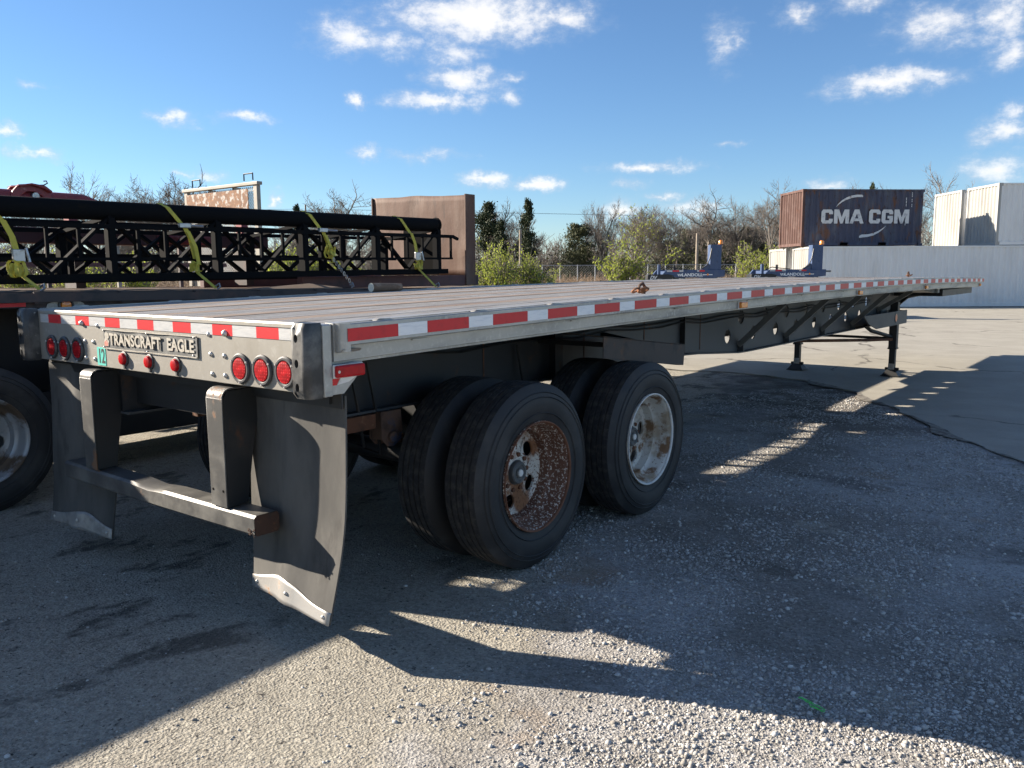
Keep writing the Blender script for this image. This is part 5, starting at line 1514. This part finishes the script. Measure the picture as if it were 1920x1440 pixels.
# ================================================================== blue trailers behind the deck
def blue_trailer(loc, label):
    t = thing('gooseneck_trailer', label, 'trailer', loc, ROT, 'blue gooseneck trailers')
    MB().prism([(.12, 1.50), (.22, 1.62), (2.10, 1.62), (2.10, 1.40), (1.75, 1.36), (.5, 1.38), (.12, 1.46)], 'y', 0, .12).build('side_beam', BLUE, t, bevel=.008)
    MB().prism([(.12, 1.50), (.22, 1.62), (2.10, 1.62), (2.10, 1.40), (1.75, 1.36), (.5, 1.38), (.12, 1.46)], 'y', 1.9, 2.02).build('side_beam', BLUE, t, bevel=.008)
    MB().box(.3, 2.05, .12, 1.9, 1.44, 1.58).build('platform', BLUE, t)
    MB().box(1.62, 1.98, .02, .40, 1.62, 2.42).build('column', BLUE, t, bevel=.01)
    MB().prism([(1.36, 1.62), (1.42, 1.70), (1.52, 1.80), (1.58, 1.83), (1.61, 1.79), (1.615, 1.62)], 'y', .05, .09).build('column_fin', BLUE, t)
    MB().box(-.06, .02, .0, .14, 1.46, 1.80).build('end_post', BLUE, t)
    MB().box(.47, .53, .13, .2, 1.6, 1.78).build('short_post', BLACK, t)
    MB().prism([(-.40, 1.24), (.30, 1.24), (.42, 1.36), (.46, 1.44), (.28, 1.48), (-.36, 1.48), (-.40, 1.45)], 'y', -.02, .5).build('tool_box', BLACK, t, bevel=.01)
    MB().box(.50, .82, .0, .4, 1.22, 1.375).build('bracket', BLACK, t)
    b = MB().lathe([(0, .075), (.10, .07), (.13, .05), (.135, 0)], (1.99, .2, 2.44), 'z', 14).build('beacon', AMBER, t, smooth=40)
    MB().box(1.90, 2.06, .14, .26, 2.421, 2.44).build('beacon_bracket', BLACK, t)
    MB().box(2.1, 2.26, .0, .1, 1.53, 1.58).build('tow_lug', BLACK, t)
    for (a, b_, m_, nm) in ((.22, .40, WHITE_TAPE, 'white_reflector'), (.41, .62, RED_TAPE, 'red_reflector'), (.63, .76, WHITE_TAPE, 'white_reflector'), (1.20, 1.27, WHITE_TAPE, 'white_reflector'), (1.275, 1.45, RED_TAPE, 'red_reflector')):
        MB().box(a, b_, -.003, -.001, 1.56, 1.61).build(nm, m_, t)
    text('lettering', 'LANDOLL', WHITEP, t, (1.05, -.002, 1.455), (PI / 2, 0, 0), .13, .0006, .004, 1.15)
    for k in range(3):
        MB().prism([(.60 + k * .055, 1.42), (.635 + k * .055, 1.42), (.60 + k * .055, 1.49), (.565 + k * .055, 1.49)], 'y', -.002, -.001).build('stripe', WHITEP, t)
    MB().box(1.38, 1.70, -.002, -.001, 1.45, 1.475).build('stripe', WHITEP, t)
    MB().lathe([(-.012, 0), (-.01, .03), (0, .035)], (1.55, -.001, 1.47), 'y', 12).build('side_marker', AMBER, t)
    text('logo', 'DV', WHITEP, t, (-.22, -.021, 1.37), (PI / 2, 0, 0), .17, .0006, .003, .9, shear=.3)
    MB().tube([(1.66, .0, 2.3), (1.60, -.03, 2.0), (1.50, -.03, 1.75), (1.30, -.02, 1.63)], .018, 6).build('hydraulic_hose', BLACK, t, smooth=50)
    MB().tube([(.1, .05, 1.62), (.3, .03, 1.70), (.6, .04, 1.66), (.9, .05, 1.64)], .016, 6).build('hydraulic_hose', BLACK, t, smooth=50)
    # running gear below (hidden by the deck in front)
    MB().box(.2, 2.0, .3, 1.7, .75, 1.2).build('subframe', BLACK, t)
    for xx in (.6, 1.6):
        for yy in (.16, 1.8):
            MB().lathe([(-.13, .28), (-.13, .47), (-.10, .5), (.10, .5), (.13, .47), (.13, .28), (.05, .2), (.05, 0)], (xx, yy, .514), 'y', 28).build('wheel', RUBBER, t, smooth=40)
        MB().tube([(xx, .2, .514), (xx, 1.8, .514)], .06, 8).build('axle', BLACK, t)
        for yy in (.5, 1.5):
            MB().box(xx - .06, xx + .06, yy - .05, yy + .05, .52, .76).build('spring_hanger', BLACK, t)
    MB().box(1.65, 1.95, .3, 1.7, 1.2, 1.44).build('pillar_base', BLACK, t)
    return t
def from_px(u, D): return PL((u - 960) / FPX * D, D, ZC)
blue_trailer(from_px(1236, 27), 'blue gooseneck trailer end with an orange beacon, in front of the bare trees')
blue_trailer(from_px(1428, 27.9), 'blue gooseneck trailer end with an orange beacon, in front of the white container')

# ================================================================== vegetation
def seg_mesh(name, segs, m, sides=3, parent=None, mesh_only=False):
    """segs: (p0, p1, r0, r1) -> one mesh of tapered prisms"""
    n = len(segs)
    P0 = np.array([s[0] for s in segs]); P1 = np.array([s[1] for s in segs])
    R0 = np.array([s[2] for s in segs]); R1 = np.array([s[3] for s in segs])
    d = P1 - P0
    d /= np.linalg.norm(d, axis=1, keepdims=True) + 1e-9
    ref = np.where(np.abs(d[:, 2:3]) > .9, np.array([[1., 0, 0]]), np.array([[0, 0, 1.]]))
    a = np.cross(d, ref); a /= np.linalg.norm(a, axis=1, keepdims=True)
    b = np.cross(d, a)
    V = np.zeros((n, 2 * sides, 3))
    for k in range(sides):
        t = 2 * PI * k / sides
        o = a * math.cos(t) + b * math.sin(t)
        V[:, k] = P0 + o * R0[:, None]; V[:, sides + k] = P1 + o * R1[:, None]
    F = np.array([(k, (k + 1) % sides, sides + (k + 1) % sides, sides + k) for k in range(sides)])
    FA = (F[None] + (np.arange(n) * 2 * sides)[:, None, None]).reshape(-1, 4)
    o = big_mesh(name, V.reshape(-1, 3), FA, m, parent)
    if mesh_only:
        me = o.data; bpy.data.objects.remove(o); return me
    return o
def grow(rng, H, r0, lean=.05, spread=.75, depth=5, kids=(3, 4), first=.28):
    trunk, crown = [], []
    def rec(p, d, ln, r, lv):
        nseg = 3 if lv < 2 else 2
        pts = [p]
        for i in range(nseg):
            d = (d + Vector((rng.gauss(0, .10), rng.gauss(0, .10), rng.gauss(.05, .06))) * (1 + .35 * lv)).normalized()
            q = pts[-1] + d * ln / nseg
            ra, rb = r * (1 - .42 * i / nseg), r * (1 - .42 * (i + 1) / nseg)
            (trunk if lv == 0 else crown).append((pts[-1], q, ra, rb))
            pts.append(q)
        if lv >= depth: return
        k = rng.randint(*kids) + (2 if lv == 0 else 0)
        for j in range(k):
            t = rng.uniform(first if lv == 0 else .25, 1) if j else 1
            i = min(nseg - 1, int(t * nseg)); base = pts[i].lerp(pts[i + 1], t * nseg - i)
            az_ = rng.uniform(0, 2 * PI)
            side_ = Vector((math.cos(az_), math.sin(az_), rng.uniform(.0, .5)))
            nd = (d * (1 - spread * rng.uniform(.45, 1) * (.35 if j == 0 else 1)) + side_ * spread * (.35 if j == 0 else 1) * rng.uniform(.6, 1.1)).normalized()
            if nd.z < -.1: nd.z = .05; nd.normalize()
            rec(base, nd, ln * rng.uniform(.52, .76), max(.0125, r * (.62 if j == 0 else .45) * rng.uniform(.8, 1.1)), lv + 1)
    rec(Vector((0, 0, -.2)), Vector((rng.gauss(0, lean), rng.gauss(0, lean), 1)).normalized(), H * .42, r0, 0)
    return trunk, crown
def quads(pts, size, rng, aspect=.6):
    n = len(pts)
    C = np.array(pts)
    A = rng.normal(size=(n, 3)); A /= np.linalg.norm(A, axis=1, keepdims=True)
    B = rng.normal(size=(n, 3)); B -= A * (A * B).sum(1, keepdims=True); B /= np.linalg.norm(B, axis=1, keepdims=True)
    s = size * rng.uniform(.6, 1.35, (n, 1))
    V = np.stack([C - A * s, C + B * s * aspect, C + A * s, C - B * s * aspect], 1).reshape(-1, 3)
    F = np.arange(4 * n).reshape(-1, 4)
    return V, F
# --- bare tree prototypes
BARE = []
for k in range(7):
    rg = random.Random(100 + k)
    tr_, cw_ = grow(rg, 10, .17 + .02 * (k % 3), .05, (.70, .85, .62, .78, .55, .9, .7)[k], 5, (4, 5), (.3, .25, .45, .35, .5, .22, .3)[k])
    BARE.append((seg_mesh('trunk', tr_, BARK, 6, mesh_only=True), seg_mesh('crown', cw_, TWIG, 3, mesh_only=True)))
# --- spring-leaf versions: a few leaves along the twigs
def leafy_points(cw_, rng, n, from_frac=.5):
    pts = []
    small = [s for s in cw_ if s[2] < .03]
    for _ in range(n):
        s = small[rng.randrange(len(small))]
        p = s[0].lerp(s[1], rng.random())
        pts.append((p.x + rng.gauss(0, .05), p.y + rng.gauss(0, .05), p.z + rng.gauss(0, .05)))
    return pts
BUSH = []
for k in range(4):
    rg = random.Random(300 + k); rn = np.random.RandomState(300 + k)
    allc, allt = [], []
    for j in range(7):
        t_, c_ = grow(rg, rg.uniform(2.2, 3.4), .028, .22, .55, 3, (3, 4), .2)
        off = Vector((rg.gauss(0, .35), rg.gauss(0, .35), 0))
        allt += [(a + off, b + off, r, q) for a, b, r, q in t_]; allc += [(a + off, b + off, min(r, .012), min(q, .01)) for a, b, r, q in c_]
    V, F = quads(leafy_points(allc, rg, 3200), .05, rn, .5)
    o = big_mesh('leaves', V, F, LEAF_SPRING); lm = o.data; bpy.data.objects.remove(o)
    BUSH.append((seg_mesh('trunk', allt, BARK, 4, mesh_only=True), seg_mesh('crown', allc, TWIG, 3, mesh_only=True), lm))
# --- cedars
def cedar_points(rng, H, R, n, cone=.8, gaps=.25):
    pts = []
    nb = 70
    br = [(rng.uniform(.08, .98), rng.uniform(0, 2 * PI), rng.uniform(.55, 1.15)) for _ in range(nb)]
    for _ in range(n):
        h, a, q = br[rng.randrange(nb)]
        rr = R * q * ((1 - h) ** cone * .95 + .05) * min(1, h * 6 + .3)
        t = rng.random() ** .55
        z = h * H + t * rr * .25 * rng.uniform(-.3, 1) + rng.gauss(0, .05 * H * .35)
        sp = .10 + .28 * rr * t
        pts.append((math.cos(a) * rr * t + rng.gauss(0, sp), math.sin(a) * rr * t + rng.gauss(0, sp), max(.1, z)))
    return pts
CEDAR = []
for k, (H, R, cone) in enumerate(((10, 1.9, .75), (10, 2.6, .6), (7, 3.0, .42), (9, 2.2, .9))):
    rg = random.Random(500 + k); rn = np.random.RandomState(500 + k)
    V, F = quads(cedar_points(rg, H, R * 1.45, 11000, cone), .14, rn, .5)
    o = big_mesh('crown', V, F, LEAF_DARK if k != 2 else LEAF_OLIVE); cm_ = o.data; bpy.data.objects.remove(o)
    tk = seg_mesh('trunk', [(Vector((0, 0, -.2)), Vector((.05, 0, H * .5)), .16, .10), (Vector((.05, 0, H * .5)), Vector((0, .05, H * .96)), .10, .02)], BARK, 6, mesh_only=True)
    CEDAR.append((tk, cm_, H))
def vtop(v, D): return CAM.z + (509 - v) / FPX * D
def plant(name, label, cat, u, D, protos, k, vt, baseH, wid=1., group=None):
    H = vtop(vt, D)
    s = H / baseH
    t = thing(name, label, cat, G(u, D, 0), rnd.uniform(0, 6.28), group)
    t.scale = (s * wid, s * wid, s)
    names = ('trunk', 'crown', 'leaves')
    for nm, me in zip(names, protos[k][:3] if len(protos[k]) == 3 and not isinstance(protos[k][2], (int, float)) else protos[k][:2]):
        inst(nm, me, t)
    return t
def real_h(me): 
    a = np.zeros(len(me.vertices) * 3, np.float32); me.vertices.foreach_get('co', a); return float(np.percentile(a[2::3], 99.5))
BH = [real_h(c) for t_, c in BARE]
SH = [real_h(l) for t_, c, l in BUSH]
bare_list = [
    (62, 368, 92, 4, 'faint bare tree at the far left beside the red clevis'),
    (108, 352, 95, 1, 'bare tree just right of the red clevis, low crown'),
    (155, 321, 84, 2, 'tall bare tree leftmost of the pair above the truss'),
    (207, 330, 80, 3, 'wide bare tree right of the tall pair above the truss'),
    (258, 352, 98, 0, 'small hazy bare tree between the wide crowns above the truss'),
    (291, 331, 86, 5, 'bare tree left of the cream rack, upright crown'),
    (340, 337, 86, 6, 'bare tree touching the cream rack on its left'),
    (540, 394, 110, 1, 'low hazy bare tree right of the cream rack'),
    (618, 361, 80, 5, 'lone wide bare tree between the rack and the brown headboard'),
    (652, 376, 84, 0, 'small bare tree beside the lone wide one'),
    (905, 402, 88, 2, 'bare tree just right of the brown headboard'),
    (952, 384, 80, 4, 'slim bare tree between the two dark cedars'),
    (968, 398, 82, 6, 'bare stems against the tall cedar'),
    (1040, 462, 100, 3, 'low bare tree in the gap beside the tall cedar'),
    (1120, 446, 92, 1, 'low bare tree right of the round evergreen'),
    (1142, 384, 82, 4, 'tall slim bare tree left of the budding tree'),
    (1206, 386, 76, 0, 'spreading bare tree with green buds above the large green bush'),
    (1264, 392, 76, 3, 'bare tree left of the first blue column'),
    (1300, 402, 90, 6, 'bare tree behind the wooden pole'),
    (1330, 376, 82, 5, 'broad bare tree right of the wooden pole'),
    (1372, 382, 80, 2, 'bare tree above the first blue column, pale trunk'),
    (1404, 392, 88, 1, 'bare tree left of the rusty container end, farther back'),
    (1440, 366, 70, 0, 'tall bare tree against the rusty container end'),
    (1475, 350, 95, 3, 'bare tree whose top shows behind the blue container'),
    (1560, 358, 95, 6, 'bare tree top just above the blue container'),
    (1700, 356, 78, 4, 'bare tree top at the right end of the blue container'),
    (1748, 332, 58, 2, 'tall bare tree between the blue and the white upper containers'),
]
for (u, v, D, k, lab) in bare_list:
    wd = 1.0 if k not in (4,) else .8
    v += 9 if u < 700 else 4
    plant('bare_tree', lab, 'tree', u, D, BARE, k, v, BH[k], wd * rnd.uniform(.9, 1.15), 'leafless trees behind the yard')
# budding leaves on one tree
bt = thing('budding_tree', 'bare tree with sparse fresh green leaves left of the spreading one', 'tree', G(1180, 74), 1.1)
s_ = vtop(392, 74) / BH[1]; bt.scale = (s_ * .9, s_ * .9, s_)
inst('trunk', BARE[1][0], bt); inst('crown', BARE[1][1], bt)
cv = BARE[1][1]; co_ = np.zeros(len(cv.vertices) * 3, np.float32); cv.vertices.foreach_get('co', co_); co_ = co_.reshape(-1, 3)
hi = co_[co_[:, 2] > 4]; rn = np.random.RandomState(3)
V, F = quads(hi[rn.randint(0, len(hi), 900)] + rn.normal(0, .08, (900, 3)), .10, rn, .5)
big_mesh('leaves', V, F, LEAF_SPRING, bt)
cedar_list = [
    (566, 382, 96, 3, 'small dark cedar right of the cream rack', .55),
    (918, 380, 78, 1, 'broad dark cedar just right of the brown headboard', .80),
    (940, 412, 76, 0, 'lower dark cedar between the broad and the tall one', .8),
    (990, 372, 75, 0, 'tallest dark cedar, narrow, beside the pale pole', .62),
    (1084, 420, 82, 2, 'round olive-green evergreen standing alone', .70),
    (1250, 452, 84, 2, 'low dark evergreen under the bare trees, left of the first blue column', 1.0),
    (1292, 432, 90, 2, 'dark evergreen behind the wooden pole', .9),
    (1350, 436, 88, 2, 'dark evergreen behind the first blue column', 1.0),
    (1404, 428, 90, 2, 'dark evergreen left of the bright green bush', 1.0),
    (1622, 349, 92, 3, 'cedar tip showing above the blue container', .5),
]
for (u, v, D, k, lab, wd) in cedar_list:
    plant('evergreen_tree', lab, 'tree', u, D, CEDAR, k, v, CEDAR[k][2] * 1.02, wd, 'evergreens behind the yard')
bush_list = [
    (30, 472, 27, 0, 'green bush seen under the truss at the left edge', 1.0),
    (172, 468, 28, 1, 'green bush seen through the truss behind the first bay', .8),
    (275, 462, 29, 2, 'green bush seen through the truss left of the rack', 1.0),
    (512, 466, 29, 3, 'green bush seen through the truss right of the rack', 1.0),
    (566, 462, 30, 0, 'green bush seen through the truss, middle of three', 1.0),
    (652, 458, 31, 1, 'green bush seen through the truss left of the headboard', 1.0),
    (910, 486, 33, 2, 'low green bush against the right edge of the brown headboard', .8),
    (940, 454, 33, 3, 'tall light green bush below the dark cedars', .85),
    (985, 474, 33.5, 0, 'light green bush right of the tall one, below the pale pole', .9),
    (1016, 486, 34, 1, 'low light green bush rightmost of the group by the headboard', .8),
    (1163, 447, 38, 2, 'big bright green bush left of the first blue trailer', 1.05),
    (1418, 462, 44, 3, 'bright green bush left of the white containers', 1.1),
    (1440, 470, 47, 0, 'bright green bush touching the leftmost white container end', .9),
]
for (u, v, D, k, lab, wd) in bush_list:
    plant('green_bush', lab, 'bush', u, D, BUSH, k, v, SH[k], wd, 'spring bushes at the yard edge')

# --- far wood that reads as one mass
rg = random.Random(77); rn = np.random.RandomState(77)
segs = []
for i in range(1500):
    u = rg.uniform(-150, 1980); D = rg.uniform(92, 118)
    p = G(u, D)
    h = rg.uniform(3.4, 6.6) * (1.12 if u > 1090 else .8)
    segs.append((p, p + Vector((rg.gauss(0, .3), rg.gauss(0, .3), h)), .06, .02))
    for j in range(14):
        t = rg.uniform(.25, 1)
        b = p + Vector((0, 0, h * t))
        segs.append((b, b + Vector((rg.gauss(0, .7), rg.gauss(0, .7), rg.uniform(.3, 1.5))), .034, .016))
fw = seg_mesh('far_wood', segs, TWIG, 3)
tag(fw, 'hazy strip of leafless wood along the far edge of the field', 'wood', kind='stuff')
pts_ = []
for i in range(130):
    u = rg.uniform(840, 1500) if i < 95 else rg.uniform(-150, 840); D = rg.uniform(94, 112)
    p = G(u, D); h = rg.uniform(1.6, 3.6); r_ = rg.uniform(1.0, 2.2)
    for j in range(150):
        pts_.append((p.x + rg.gauss(0, r_ * .6), p.y + rg.gauss(0, r_ * .6), abs(rg.gauss(h * .45, h * .3))))
V, F = quads(pts_, .20, rn, .55)
us = big_mesh('wood_undergrowth', V, F, LEAF_OLIVE)
tag(us, 'dark olive undergrowth beneath the far wood', 'undergrowth', kind='stuff')

# --- dry brush in the field
rg = random.Random(91)
segs = []
for i in range(11000):
    u = rg.uniform(-60, 1480); D = rg.uniform(36, 72)
    if u > 1430: D = rg.uniform(48, 72)
    p = G(u, D)
    h = rg.uniform(.5, 1.35) * (1 + .35 * mnoise.noise((p.x * .12, p.y * .12, 0)))
    top_ = p + Vector((rg.gauss(0, .18), rg.gauss(0, .18), h))
    segs.append((p, top_, .017, .006))
    for j in range(3):
        t = rg.uniform(.35, .95); b = p.lerp(top_, t)
        segs.append((b, b + Vector((rg.gauss(0, .17), rg.gauss(0, .17), rg.uniform(.05, .35))), .010, .005))
br_ = seg_mesh('dry_brush', segs, BRUSHM, 3)
tag(br_, 'tangled brown dry brush filling the field beyond the yard', 'brush', kind='stuff')
segs = []
for i in range(9000):
    u = rg.uniform(700, 1500); D = rg.uniform(29, 40) if u < 1400 else rg.uniform(40, 50)
    p = G(u, D)
    segs.append((p, p + Vector((rg.gauss(0, .06), rg.gauss(0, .06), rg.uniform(.12, .5))), .012, .003))
gr_ = seg_mesh('verge_grass', segs, GRASSM, 3)
tag(gr_, 'rough green and straw grass at the edge of the yard', 'grass', kind='stuff')

# --- chain link fence
FN = thing('chain_link_fence', 'chain link fence running through the brush below the bare trees', 'fence', (0, 0, 0))
fa, fb = G(985, 52), G(1475, 52)
n = 15
ztop = 1.98
for i in range(n + 1):
    p = fa.lerp(fb, i / n)
    MB().tube([(p.x, p.y, -.1), (p.x, p.y, ztop + .04)], .035, 8).build('fence_post', FENCE, FN)
MB().tube([(fa.x, fa.y, ztop), (fb.x, fb.y, ztop)], .022, 6).build('top_rail', FENCE, FN)
segs = []
d_ = (fb - fa).normalized(); Lf = (fb - fa).length
k = 0.
while k < Lf:
    for sgn in (1, -1):
        a = fa + d_ * k + Vector((0, 0, .05)); b = fa + d_ * min(Lf, max(0, k + sgn * 1.9)) + Vector((0, 0, ztop - .03))
        segs.append((a, b, .004, .004))
    k += .16
seg_mesh('wire_mesh', segs, FENCE, 3, FN)['kind'] = 'stuff'

# --- poles
def pole(u, D, vt, label, arm=False):
    t = thing('utility_pole', label, 'pole', G(u, D), ROT)
    h = vtop(vt, D)
    MB().tube([(0, 0, -.2), (0, 0, h)], [.14, .10], 10).build('post', POLE, t, smooth=40)
    if arm:
        MB().box(-1.2, 1.2, -.13, -.03, h - .9, h - .78).build('crossarm', POLE, t)
        for xx in (-1.1, -.5, .5, 1.1):
            MB().tube([(xx, -.08, h - .78), (xx, -.08, h - .6)], .05, 6).build('insulator', WHITE_BASE, t)
            MB().tube([(xx - 90, -8, h - .9), (xx - 45, -4, h - 1.4), (xx, -.08, h - .58), (xx + 45, 4, h - 1.4), (xx + 90, 8, h - .9)], .006, 4).build('wire', BLACK, t)
    return t
pole(977, 66, 432, 'pale bare pole at the foot of the tallest cedar')
pole(1304, 68, 440, 'weathered wooden pole standing in front of the bare trees')
pole(582, 112, 384, 'far utility pole with a crossarm and wires behind the truss', True)

# --- litter on the gravel
gs = thing('plastic_scrap', 'bright green scrap of plastic netting lying on the shaded gravel', 'litter', (2.93, .86, 0))
for k in range(3):
    pts_ = [(-.05 + .02 * i + rnd.uniform(-.008, .008), .02 - .009 * i + .007 * (k - 1) + rnd.uniform(-.009, .009), .010 + rnd.uniform(0, .010)) for i in range(6)]
    MB().tube(pts_, .0018, 5).build('strand', GREENPL, gs)
